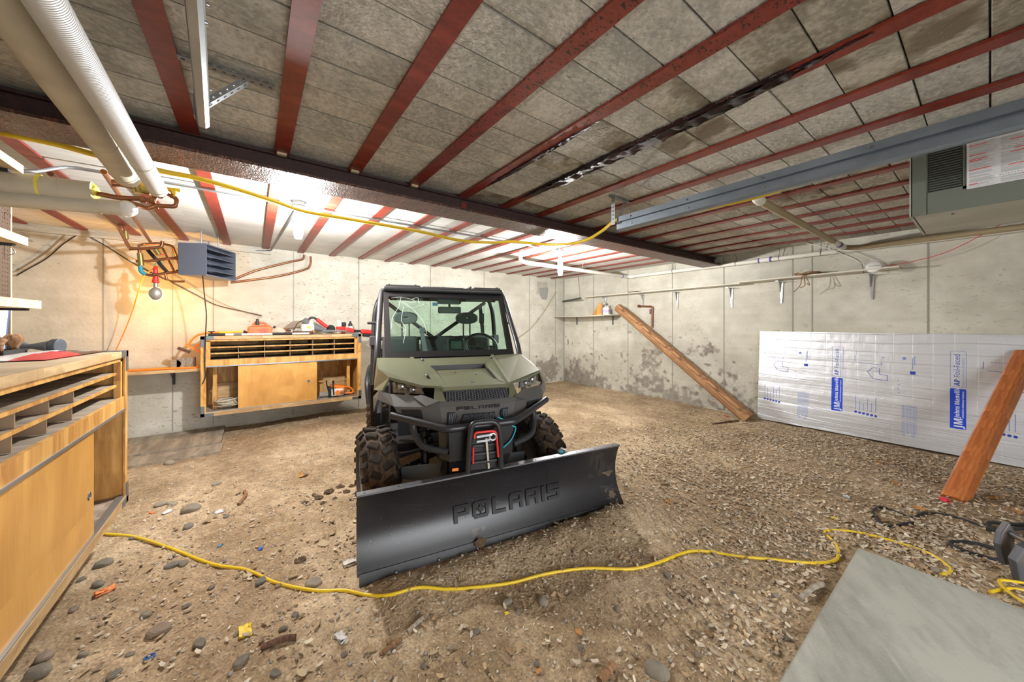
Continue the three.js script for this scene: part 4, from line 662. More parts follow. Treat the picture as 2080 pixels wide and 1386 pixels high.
  const dp = new THREE.PlaneGeometry(.12, .026); dp.rotateX(-Math.PI / 2 + .12); dp.rotateY(1.42); dp.translate(-.3, 1.032, .16); obj('decal', dp, mat({ map: dec, roughness: .4 }), t);
  // windscreen
  const wTop = [.6, 1.7, -.88], wBot = [.585, 1.1, -.45], e = .045, inT = [.555, 1.655, -.848], inB = [.53, 1.148, -.484];
  obj('windscreen_frame', [...both([wTop, wBot, inB, inT].reverse(), .03), slab([[-.6, 1.7, -.88], inT.map((v, i) => i ? v : -v), inT, wTop], .03), slab([inB.map((v, i) => i ? v : -v), [-.585, 1.1, -.45], wBot, inB], .03)], M.black, t);
  const gl = obj('windscreen', slab([[-.56, 1.66, -.86], [-.535, 1.143, -.49], [.535, 1.143, -.49], [.56, 1.66, -.86]], .004), phys({ color: lin(.74, .88, .82), transmission: 1, thickness: 0, roughness: .02 }), t);
  { const cr = [], q = (u, v) => { const y = mix(1.66, 1.143, v), z = mix(-.853, -.483, v), x = mix(-.55, .55, u); return V(x, y, z + .003); };
    for (const l of [[[.02, .04], [.1, .02], [.19, .06], [.22, .12], [.12, .1]], [[.1, .02], [.08, .2], [.03, .4], [.02, .6]], [[.1, .1], [.18, .22], [.25, .18], [.33, .12]], [[.13, .12], [.22, .3], [.28, .5], [.3, .7]], [[.12, .2], [.1, .45], [.13, .6], [.11, .85]], [[.05, .5], [.12, .62], [.1, .66]], [[.19, .06], [.24, .02], [.25, .12]]]) cr.push(tube(l.map(([a, b]) => q(a, b)), .0013, 24, 4));
    obj('crack', cr, mat({ color: lin(.8, .85, .82), roughness: .3 }), gl);
    obj('sticker', place(new THREE.BoxGeometry(.05, .04, .001), -.12, 1.585, -.797, -.62), mat({ color: lin(.03, .1, .16), roughness: .4 }), gl); }
  // cage
  const pillar = mat({ color: lin(.06, .06, .065), roughness: .3, metalness: .3 });
  for (const s of [-1, 1]) obj('front_pillar', tube([V(s * .66, .85, -.5), V(s * .645, 1.1, -.47), V(s * .635, 1.4, -.68), V(s * .62, 1.68, -.9), V(s * .6, 1.72, -1.0)], .026, 50, 12), pillar, t);
  for (const s of [-1, 1]) obj('rear_pillar', tube([V(s * .72, .45, -1.5), V(s * .72, 1.0, -1.55), V(s * .7, 1.5, -1.58), V(s * .64, 1.7, -1.55), V(s * .6, 1.72, -1.3)], .027, 50, 12), M.black, t);
  for (const s of [-1, 1]) obj('cage_brace', rod(V(s * .02 - .03, 1.23, -1.6), V(s * .6, 1.66, -1.6), .022, 10), M.black, t);
  obj('cross_tube', [rod(V(-.7, 1.22, -1.6), V(.7, 1.22, -1.6), .022, 10), rod(V(-.62, 1.7, -1.58), V(.62, 1.7, -1.58), .024, 10), rod(V(-.6, 1.69, -.92), V(.6, 1.69, -.92), .024, 10)], M.black, t);
  for (const s of [-1, 1]) obj('pillar_clamp', [rbox(.07, .11, .08, .012, s * .72, 1.2, -1.53), cyl(.014, .014, .1, s * .7, 1.4, -1.0, 0, 0, Math.PI / 2)], pillar, t);
  // roof
  const roofMat = mat({ color: lin(.045, .046, .05), roughness: .38 });
  obj('roof', [rbox(1.22, .05, .92, .024, 0, 1.725, -1.32, -.02, 0, 0, 4), rbox(.34, .03, .86, .014, -.42, 1.752, -1.31, -.02), rbox(.3, .03, .86, .014, .44, 1.752, -1.31, -.02), rbox(.42, .022, .8, .01, -.02, 1.75, -1.31, -.02)], roofMat, t);
  obj('roof_rib', [-.3, -.55, .26, .55].map((x) => rbox(.024, .022, .84, .008, x, 1.764, -1.31, -.02)), roofMat, t);
  obj('roof_visor', [slab([[-.56, 1.7, -.9], [-.54, 1.625, -.95], [.54, 1.625, -.95], [.56, 1.7, -.9]], .02)], M.black, t);
  obj('overhead_pod', [slab([[-.1, 1.68, -.93], [-.06, 1.6, -.93], [.16, 1.6, -.93], [.2, 1.68, -.93]], .12)], M.black, t);
  obj('mirror', [rbox(.24, .07, .03, .014, .05, 1.535, -.96), rod(V(.05, 1.56, -.97), V(.05, 1.62, -.98), .012, 8)], M.black, t);
  // cab inside
  const vinyl = mat({ color: lin(.03, .032, .036), roughness: .6 });
  const seat = obj('seat', [rbox(1.24, .14, .5, .04, 0, .74, -1.2, 0, 0, 0, 3), ...[-.42, 0, .42].map((x) => rbox(.4, .5, .12, .045, x, 1.0, -1.45, -.16, 0, 0, 3))], vinyl, t);
  for (const x of [-.37, .34]) obj('headrest', (() => { const s = [], n = 24; for (let k = 0; k < n; k++) { const a = k / n * Math.PI * 2; s.push([Math.cos(a) * .12, Math.sign(Math.sin(a)) * Math.abs(Math.sin(a)) ** .7 * .058]); } const h = [[-.035, -.012], [-.035, .018], [.035, .018], [.035, -.012]]; return [place(extrude(s, .05, .012, [h]), x, 1.46, -1.5), rod(V(x - .04, 1.2, -1.47), V(x - .04, 1.42, -1.48), .009, 8), rod(V(x + .04, 1.2, -1.47), V(x + .04, 1.42, -1.48), .009, 8)]; })(), mat({ color: lin(.07, .072, .075), roughness: .55 }), t);
  obj('dashboard', [rbox(1.16, .2, .3, .04, 0, 1.0, -.66, .2, 0, 0, 3), rbox(1.1, .5, .06, .02, 0, .72, -.72)], vinyl, t);
  obj('gauge_pod', [rbox(.17, .15, .07, .02, .07, 1.17, -.72, -.3), rbox(.08, .12, .06, .02, .07, 1.07, -.7)], M.black, t);
  obj('gauge_face', [box(.1, .08, .004, .07, 1.185, -.68, -.3)], mat({ color: lin(.1, .13, .12), roughness: .2 }), t);
  const wh = new THREE.TorusGeometry(.165, .014, 10, 40); wh.rotateX(-.75); wh.translate(.37, 1.16, -.87); obj('steering_wheel', [wh, place(cyl(.045, .05, .04), .37, 1.15, -.88, .82), bar(V(.22, 1.155, -.87), V(.52, 1.155, -.87), .03, .012), bar(V(.37, 1.15, -.87), V(.37, 1.06, -.77), .03, .012)], M.black, t);
  obj('seat_belt', [bar(V(-.2, 1.3, -1.36), V(-.12, .85, -1.25), .045, .003, V(0, 0, 1)), rbox(.07, .06, .03, .008, -.19, 1.32, -1.37)], M.grayPl, t);
  obj('seat_belt', [bar(V(.52, 1.6, -1.52), V(.55, 1.2, -1.48), .045, .004, V(0, 0, 1)), rbox(.06, .12, .03, .008, .53, 1.46, -1.49), rbox(.05, .05, .02, .006, .56, 1.2, -1.46)], M.black, t);
  obj('floor_pan', [bb(-.62, .34, -1.9, .62, .4, -.3), bb(-.68, .38, -1.5, -.62, .6, -.6), bb(.62, .38, -1.5, .68, .6, -.6)], M.black, t);
  obj('door_sill', both([[.69, .62, -.5], [.7, .4, -.5], [.7, .4, -1.5], [.69, .62, -1.5]], .03), trimGray, t);
  // side nets and cargo box
  obj('cargo_box', [bb(-.7, .72, -2.55, .7, .76, -1.66), bb(-.72, .74, -2.55, -.68, 1.1, -1.66), bb(.68, .74, -2.55, .72, 1.1, -1.66), bb(-.7, .74, -1.7, .7, 1.1, -1.66), bb(-.7, .74, -2.57, .7, 1.1, -2.53)], olive, t);
  for (const s of [-1, 1]) obj('rear_fender', tube([V(s * .76, .5, -1.5), V(s * .78, .72, -1.58), V(s * .77, .84, -1.8), V(s * .77, .84, -2.1), V(s * .77, .7, -2.3)], .03, 30, 8), M.black, t);
  for (const s of [-1, 1]) obj('mud_flap', rbox(.05, .62, .02, .008, s * .675, .58, -.44, .05), mud, t);
  // bumper and front frame
  const tubeM = mat({ color: lin(.028, .03, .034), roughness: .36, metalness: .2 });
  obj('bumper_bar', bent([V(-.535, .805, .35), V(-.22, .755, .6), V(.215, .765, .6), V(.55, .83, .35)], .024, .03, 12, 60), tubeM, t);
  for (const s of [-1, 1]) obj('lower_bar', tube([V(s * .41, .78, .44), V(s * .4, .71, .47), V(s * .35, .645, .53), V(s * .21, .61, .58)], .021, 30, 10), tubeM, t);
  obj('centre_plate', [slab([[-.21, .755, .592], [-.2, .55, .585], [.2, .56, .585], [.21, .762, .592]], .012), slab([[.21, .762, .592], [.2, .56, .585], [.25, .56, .5], [.26, .76, .5]], .01), slab([[-.26, .755, .5], [-.25, .55, .5], [-.2, .55, .585], [-.21, .755, .592]], .01)], M.blackGloss, t);
  obj('winch_hoop', bent([V(-.105, .5, .66), V(-.1, .68, .675), V(-.085, .8, .68), V(.075, .8, .68), V(.095, .68, .675), V(.1, .5, .66)], .017, .06, 12, 70), tubeM, t);
  obj('hoop_plate', [slab([[-.09, .72, .64], [-.09, .5, .63], [.09, .5, .63], [.09, .72, .64]], .012), ...[.55, .6, .65].map((y) => rbox(.16, .018, .02, .005, 0, y, .645))], M.black, t);
  obj('red_guard', bent([V(-.078, .56, .68), V(-.078, .66, .685)], .006, .01, 6), M.redPl, t);
  obj('red_guard', bent([V(-.072, .71, .69), V(-.072, .745, .69), V(.062, .745, .69), V(.078, .58, .68)], .007, .03, 8, 50), M.redPl, t);
  obj('fairlead', [bar(V(-.06, .72, .69), V(.035, .725, .69), .014, .012), bar(V(-.06, .692, .69), V(.02, .695, .69), .014, .012), place(new THREE.TorusGeometry(.02, .008, 8, 16), .04, .71, .69)], M.steel, t);
  obj('tow_strap', bar(V(.0, .705, .69), V(.03, .5, .64), .012, .003, V(0, 0, 1)), M.insul, t);
  obj('plug_wire', tube([V(.1, .8, .6), V(.16, .77, .6), V(.2, .735, .6), V(.22, .72, .6), V(.19, .65, .6), V(.13, .6, .6)], .005, 40, 6), M.teal, t);
  obj('reflector', rbox(.04, .018, .008, .003, -.17, .505, .6), M.orange, t);
  // suspension and plough frame
  for (const s of [-1, 1]) { obj('control_arm', [rod(V(s * .16, .36, .2), V(s * .5, .3, .05), .02, 8), rod(V(s * .16, .36, -.15), V(s * .5, .3, .0), .02, 8), rod(V(s * .18, .52, .12), V(s * .48, .42, .02), .016, 8)], M.black, t); obj('arm_guard', slab([[s * .2, .42, .24], [s * .22, .3, .25], [s * .46, .3, .14], [s * .47, .38, .12]].sort(() => 0), .008), M.grayPl, t); obj('shock', [rod(V(s * .3, .36, .08), V(s * .3, .8, -.02), .03, 10), ...[0, 1, 2, 3, 4, 5].map((k) => place(new THREE.TorusGeometry(.034, .007, 6, 14), s * .3, .45 + k * .05, .06 - k * .012, Math.PI / 2))], M.black, t); }
  obj('chassis', [bb(-.2, .32, -1.9, .2, .42, .5), bb(-.2, .42, .2, -.14, .75, .46), bb(.14, .42, .2, .2, .75, .46), slab([[-.2, .56, .57], [-.18, .3, .42], [.18, .3, .42], [.2, .56, .57]], .02), bb(-.48, .5, -.4, .48, .8, -.2)], M.black, t);
  obj('push_frame', [bar(V(-.12, .3, .2), V(-.14, .2, .44), .05, .05), bar(V(.12, .3, .2), V(.14, .2, .42), .05, .05), bar(V(-.2, .2, .42), V(.2, .2, .42), .05, .05)], M.black, t);
  // wheels
  const lugs = (r, w) => { const g = []; for (let k = 0; k < 20; k++) for (const s of [-1, 1]) { const a = (k + (s > 0 ? .5 : 0)) / 20 * Math.PI * 2; const b = rbox(w * .34, .028, .046, .008, 0, 0, 0, 0, 0, 0, 1); b.rotateY(s * .5); b.translate(s * w * .19, r + .004, 0); const c = rbox(.05, .026, .04, .008, 0, 0, 0, 0, 0, s * -.8, 1); c.translate(s * w * .46, r - .028, .02); for (const q of [b, c]) { q.rotateX(a); g.push(q); } } return g; };
  function wheel(x, z, r, w, steer) {
    const g = new THREE.Group(); g.name = 'wheel'; g.position.set(x, r + .012, z); g.rotation.y = steer; t.add(g);
    const pr = [[.15, -w * .42], [.2, -w * .5], [r - .06, -w * .52], [r - .02, -w * .42], [r, -w * .25], [r + .003, 0], [r, w * .25], [r - .02, w * .42], [r - .06, w * .52], [.2, w * .5], [.15, w * .42]]; const ty = lathe(pr, 56); ty.rotateZ(Math.PI / 2);
    obj('tyre', [ty, ...lugs(r, w)], mud, g); const rm = lathe([[0, -w * .2], [.13, -w * .22], [.15, -w * .42], [.165, -w * .45], [.165, w * .45], [.15, w * .42], [.13, w * .22], [0, w * .2]], 28); rm.rotateZ(Math.PI / 2); obj('rim', rm, M.grayPl, g);
  }
  wheel(-.635, .0, .305, .23, .16); wheel(.62, .0, .305, .22, .16); wheel(-.66, -2.06, .305, .27, 0); wheel(.66, -2.06, .305, .27, 0);
}
// ---------- the plough blade ----------
{
  const t = thing('plough_blade', 'wide black snow plough blade with raised lettering in front of the vehicle', 'plough blade', [BL.x, -.006, BL.z], BL.a);
  const prof = [[-.012, .05], [-.05, .11], [-.078, .17], [-.092, .23], [-.094, .29], [-.087, .35], [-.07, .41], [-.045, .465]];        // z, y of the concave face
  const curve = new THREE.CatmullRomCurve3(prof.map(([z, y]) => V(0, y, z))), N = 30, HL = .915, nx = 40, pos = [], uv = [], idx = [], pts = curve.getPoints(N);
  const addSkin = (off, rev) => { const base = pos.length / 3; for (let j = 0; j <= N; j++) for (let i = 0; i <= nx; i++) { const tg = curve.getTangent(j / N), n = V(0, -tg.z, tg.y); pos.push(mix(-HL, HL, i / nx), pts[j].y + n.y * off, pts[j].z + n.z * off); uv.push(i / nx, j / N); } for (let j = 0; j < N; j++) for (let i = 0; i < nx; i++) { const a = base + j * (nx + 1) + i, b = a + 1, c = a + nx + 1, d = c + 1; if (rev) idx.push(a, c, b, b, c, d); else idx.push(a, b, c, b, d, c); } };
  addSkin(0, false); addSkin(-.006, true); const g = new THREE.BufferGeometry(); g.setAttribute('position', new THREE.Float32BufferAttribute(pos, 3)); g.setAttribute('uv', new THREE.Float32BufferAttribute(uv, 2)); g.setIndex(idx); g.computeVertexNormals();
  const bm = mat({ map: tex(1024, 256, (u, v) => { const a = fbm(u * 10, v * 4, 71, 4), s = fbm(u * 30 + v * 24, v * 3 - u * 5, 75, 3), k = vnoise(u * 400, v * 110, 78); let c = mixc([24, 24, 27], [40, 40, 44], a); if (s > .74) c = mixc(c, [96, 96, 96], (s - .74) * 3); if (k > .965) c = [120, 116, 108];
    const m1 = fbm(u * 26, v * 8, 79, 4); if (u > .93 && v < .5 && m1 > .5) c = mixc(c, [120, 104, 84], .75); if (u > .355 && u < .405 && v < .16 && m1 > .42) c = mixc(c, [84, 66, 48], .8); if (u > .86 && v > .45 && fbm(u * 60, v * 5, 83, 3) > .6) c = mixc(c, [70, 66, 60], .5); return c; }), roughness: .32 });
  const face = obj('moldboard', g, bm, t);
  obj('top_lip', [bb(-HL, .458, -.085, HL, .467, -.042), bb(-HL, .44, -.09, HL, .467, -.084)], mat({ color: lin(.16, .165, .18), roughness: .35, metalness: .5 }), t);
  for (let k = 0; k < 11; k++) obj('lip_hole', cyl(.005, .005, .003, -.86 + k * .172 + rr(-.02, .02), .4675, -.062, 0, 0, 0, 8), M.black, t);
  obj('cutting_edge', slab([V(-HL + .01, .065, -.008), V(-HL + .01, -.02, .014), V(.735, -.02, .014), V(.735, .065, -.008)], .008), mat({ color: lin(.05, .05, .053), roughness: .5, metalness: .4 }), t);
  obj('end_skid', slab([V(.74, .06, -.012), V(.74, -.02, .01), V(HL, -.02, .01), V(HL, .06, -.012)], .006), mud, t);
  for (let k = 0; k < 7; k++) obj('bolt', ball(.012, -.72 + k * .235, .03, .004, 8), M.galvDark, t);
  const map = (x, y, d) => { const f = clamp((y - .05) / .415) * N, i = Math.min(N - 1, f | 0), p = pts[i].clone().lerp(pts[i + 1], f - i), tg = curve.getTangent(clamp(f / N)), n = V(0, -tg.z, tg.y); return V(x, y, p.z + n.z * (d + .002)); };
  const lt = obj('raised_lettering', lettering('POLARIS', -.372, .168, .1, .765, map, .018), mat({ color: lin(.003, .003, .0035), roughness: .55 }), t);
  obj('rib', [-.75, -.3, .3, .75].map((x) => slab([V(x, .05, -.02), V(x, .1, -.06), V(x, .25, -.1), V(x, .44, -.07), V(x, .3, -.16), V(x, .1, -.13)], .008)), M.black, t);
  obj('pivot_plate', [bb(-.25, .1, -.17, .25, .24, -.13), rod(V(.1, .44, -.09), V(.08, .2, -.2), .02, 8)], M.black, t);
  obj('mud_clod', rough(place(new THREE.SphereGeometry(.035, 24, 16).scale(1.3, 1, .5), -.235, .06, .004), .022, 34), M.clod, t);
  obj('lift_shackle', [place(new THREE.TorusGeometry(.022, .006, 8, 16), -.02, .48, -.12, 0, .6, 0), tube([V(.4, .47, -.1), V(.43, .49, -.11), V(.47, .475, -.1)], .008, 14, 6)], M.steel, t);
  obj('release_knob', cyl(.02, .016, .014, .42, .475, -.1), M.teal, t);
}

// ---------- side wall: shelves and what they hold ----------
function wallBracket(z, y, h, label) {
  const t = thing('shelf_bracket', label, 'bracket', [XR - .002, y, z], 0, 'shelf brackets on the side wall');
  obj('upright', [slab([V(-.014, 0, -.02), V(-.014, -h, -.008), V(-.014, -h, .008), V(-.014, 0, .02)], .012), slab([V(-.014, 0, -.006), V(-.09, -.004, -.006), V(-.05, -.02, -.006), V(-.014, -h * .5, -.006)], .012)], M.steel, t); obj('arm', bb(-.19, -.006, -.017, 0, 0, .017), M.steel, t); return t;
}
{
  const SH = 1.948, f = tag(obj('wall_shelf', boxUV(slab([V(5.99, SH + .006, -5.25), V(5.8, SH + .006, -5.25), V(5.8, SH + .024, -2.2), V(5.99, SH + .024, -2.2)].reverse(), .016), .6), M.shelfWhite), 'long pale shelf board on the side wall near the room corner', 'shelf');
  const g = tag(obj('wall_shelf', boxUV(slab([V(5.99, SH + .04, -2.25), V(5.78, SH + .04, -2.25), V(5.78, SH + .062, -.6), V(5.99, SH + .062, -.6)].reverse(), .016), .6), M.shelfWhite), 'shelf board holding the rope and the round white detector', 'shelf');
  [-4.8, -3.92, -3.25, -2.38, -1.74, -.84].forEach((z, i) => wallBracket(z, SH - .012 + (z > -2.2 ? .036 : 0), i < 2 ? .2 : .3, i < 4 ? 'steel bracket under the long pale shelf board' : 'steel bracket under the shelf board with the rope'));
  const rope = thing('rope_bundle', 'bundle of brown rope draped over the wall shelf', 'rope', [5.85, SH + .052, -1.42]);
  for (let k = 0; k < 6; k++) { const p = []; for (let i = 0; i < 10; i++) { const a = i / 10 * Math.PI * 2; p.push(V(Math.sin(a) * .05 + .02, .015 + .012 * k * .6 + .012 * Math.sin(a * 3 + k), Math.cos(a) * (.12 + .02 * Math.sin(k * 2)))); } obj('loop', tube(p, .006, 40, 5, .5, true), M.log, rope); }
  for (const k of [0, 1, 2]) obj('tail', tube([V(-.03, .03, -.02 + k * .03), V(-.09, 0, -.03 + k * .02), V(-.1, -.12, -.05 + k * .05), V(-.09, -.2 + k * .05, -.12 + k * .07)], .005, 26, 5), M.log, rope);
  const d = thing('smoke_detector', 'round white detector leaning at the end of the wall shelf', 'detector', [5.84, SH + .07, -.8]);
  obj('body', place(lathe([[0, 0], [.07, 0], [.075, .01], [.07, .025], [.05, .035], [0, .036]], 28), 0, .02, 0, 0, 0, 1.1), M.white, d); obj('vent', place(new THREE.TorusGeometry(.045, .004, 6, 24), -.03, .035, 0, Math.PI / 2 + .0, 0, 1.1).applyMatrix4(new THREE.Matrix4()), M.pvc, d);
  const wire = (pts, r, m, label) => tag(obj('shelf_wire', tube(pts, r, 60, 5), m), label, 'wire');
  wire([onX(1612, 470, 5.9), onX(1625, 490, 5.9), onX(1680, 505, 5.88), onX(1740, 530, 5.86), onX(1765, 545, 5.85)], .0035, M.pvc, 'thin pink wire from the brown drain pipe to the detector');
  wire([onX(1700, 510, 5.88), onX(1745, 530, 5.86), onX(1755, 555, 5.84)], .003, M.rubber, 'thin dark wire looping down to the detector');
  wire([onX(1795, 541, 5.85), onX(1860, 530, 5.9), onX(1940, 505, 5.9), onX(2080, 430, 5.9)], .0035, M.redPl, 'thin red wire running from the detector up to the right');
  tag(obj('wood_scrap', boxUV(bb(5.83, SH + .012, -5.0, 5.98, SH + .025, -4.6), .4), M.darkWood), 'flat brown scrap board at the far end of the wall shelf', 'board');
  tag(obj('wood_scrap', boxUV(bb(5.83, SH + .018, -4.15, 5.97, SH + .05, -3.95), .4), M.darkWood), 'short dark block on the long wall shelf', 'block');
  // low shelf in the corner
  const lo = thing('corner_shelf', 'sagging low shelf board near the room corner', 'shelf');
  const gs = new THREE.BoxGeometry(.37, .016, 1.62, 2, 1, 24); gs.translate(5.8, 1.555, -5.2); { const p = gs.attributes.position; for (let i = 0; i < p.count; i++) { const k = (p.getZ(i) + 5.2) / .81; p.setY(i, p.getY(i) - .02 * (1 - k * k) * .8 + .006 * k); } gs.computeVertexNormals(); }
  obj('board', boxUV(gs, .6), M.shelfWhite, lo); for (const z of [-5.62, -4.62]) obj('bracket', [bb(5.97, 1.36, z - .01, 5.995, 1.545, z + .01), bb(5.72, 1.535, z - .008, 5.99, 1.542, z + .008)], M.galvDark, lo);
  tag(obj('wood_wedge', place(extrude([[0, 0], [.26, 0], [.26, .25], [.2, .25]], .02), 5.8, 1.562, -5.0, 0, -Math.PI / 2, 0), M.ply), 'triangular plywood offcut on the corner shelf', 'offcut');
  const jug = thing('spray_jug', 'white jug with a purple label on the corner shelf', 'jug', [5.78, 1.562, -4.62]);
  obj('body', rbox(.13, .15, .13, .025, 0, .075, 0, 0, .4, 0, 3), M.white, jug); obj('neck', [lathe([[.05, .145], [.03, .18], [.022, .2], [0, .2]], 16), bent([V(.05, .06, 0), V(.1, .1, .02), V(.04, .16, 0)], .012, .03, 8)], M.white, jug); obj('label', rbox(.134, .09, .134, .025, 0, .075, 0, 0, .4, 0, 3), mat({ color: lin(.45, .4, .62), roughness: .5 }), jug); obj('trigger', [box(.05, .03, .03, -.01, .215, .02), rod(V(-.03, .21, .02), V(-.05, .17, .03), .007, 6)], M.grayPl, jug);
  const ir = thing('angle_iron', 'green angle iron arm sticking out of the corner', 'bracket'); obj('arm', bar(onX(1142, 613, 5.97), onX(1180, 606, 5.7), .03, .035), mat({ color: lin(.05, .07, .065), roughness: .5 }), ir); obj('drop', bar(onX(1143, 614, 5.96), onX(1143, 627, 5.96), .02, .02), mat({ color: lin(.05, .07, .065), roughness: .5 }), ir); obj('tie_wire', rod(onX(1178, 606, 5.72), onX(1174, 560, 5.9), .004, 6), M.galvDark, ir);
  const ce = thing('copper_elbow', 'bent copper pipe offcut hanging on a nail on the side wall', 'pipe'); obj('tube', bent([onX(1296, 622, 5.96), onX(1325, 623, 5.96), onX(1324, 665, 5.96)], .016, .02, 10), M.copper, ce); obj('collar', rod(onX(1296, 622, 5.96), onX(1300, 622, 5.96), .026, 12), M.copper, ce); obj('tape', rbox(.03, .09, .03, .006, ...onX(1321, 633, 5.97).toArray()), mat({ color: lin(.2, .14, .22), roughness: .6 }), ce);
}
// ---------- the two leaning posts ----------
{
  const a = V(5.68, .04, -2.02), b = V(5.74, 1.7, -4.32), d = b.clone().sub(a), L = d.length(), g = new THREE.CylinderGeometry(.088, .1, L, 22, 40), p = g.attributes.position;
  for (let i = 0; i < p.count; i++) { let x = p.getX(i), z = p.getZ(i); const r = Math.hypot(x, z); if (r > .01) { if (z > .072) z = .072; const k = 1 + (fbm(p.getY(i) * 2 + 5, Math.atan2(z, x) * 1.5 + 9, 40, 3) - .5) * .1; x *= k; z *= k; } p.setXYZ(i, x + .02 * Math.sin(p.getY(i) * 1.4), p.getY(i), z); }
  g.computeVertexNormals(); const u = g.attributes.uv; for (let i = 0; i < u.count; i++) u.setXY(i, u.getX(i) * 1.2, u.getY(i) * 4);
  g.applyQuaternion(new THREE.Quaternion().setFromUnitVectors(V(0, 1, 0), d.clone().normalize())); g.translate((a.x + b.x) / 2, (a.y + b.y) / 2, (a.z + b.z) / 2);
  tag(obj('log_post', g, M.log), 'round brown log post leaning along the side wall from shelf to floor', 'post');
  const a2 = V(4.43, -.02, -.17), b2 = V(5.9, 1.085, .2), d2 = b2.clone().sub(a2), L2 = d2.length(), w = .062, c = .022;
  const h = extrude([[-w + c, -w], [w - c, -w], [w, -w + c], [w, w - c], [w - c, w], [-w + c, w], [-w, w - c], [-w, -w + c]], L2); const hu = h.attributes.uv, hp = h.attributes.position; for (let i = 0; i < hu.count; i++) hu.setXY(i, (hp.getX(i) + hp.getY(i)) / .5, hp.getZ(i) / .5);
  const q = new THREE.Quaternion().setFromUnitVectors(V(0, 0, 1), d2.clone().normalize()); h.rotateZ(.35); h.applyQuaternion(q); h.translate(a2.x, a2.y, a2.z);
  tag(obj('square_post', h, M.postOrange), 'orange stained chamfered wooden post leaning in front of the foil board', 'post');
}
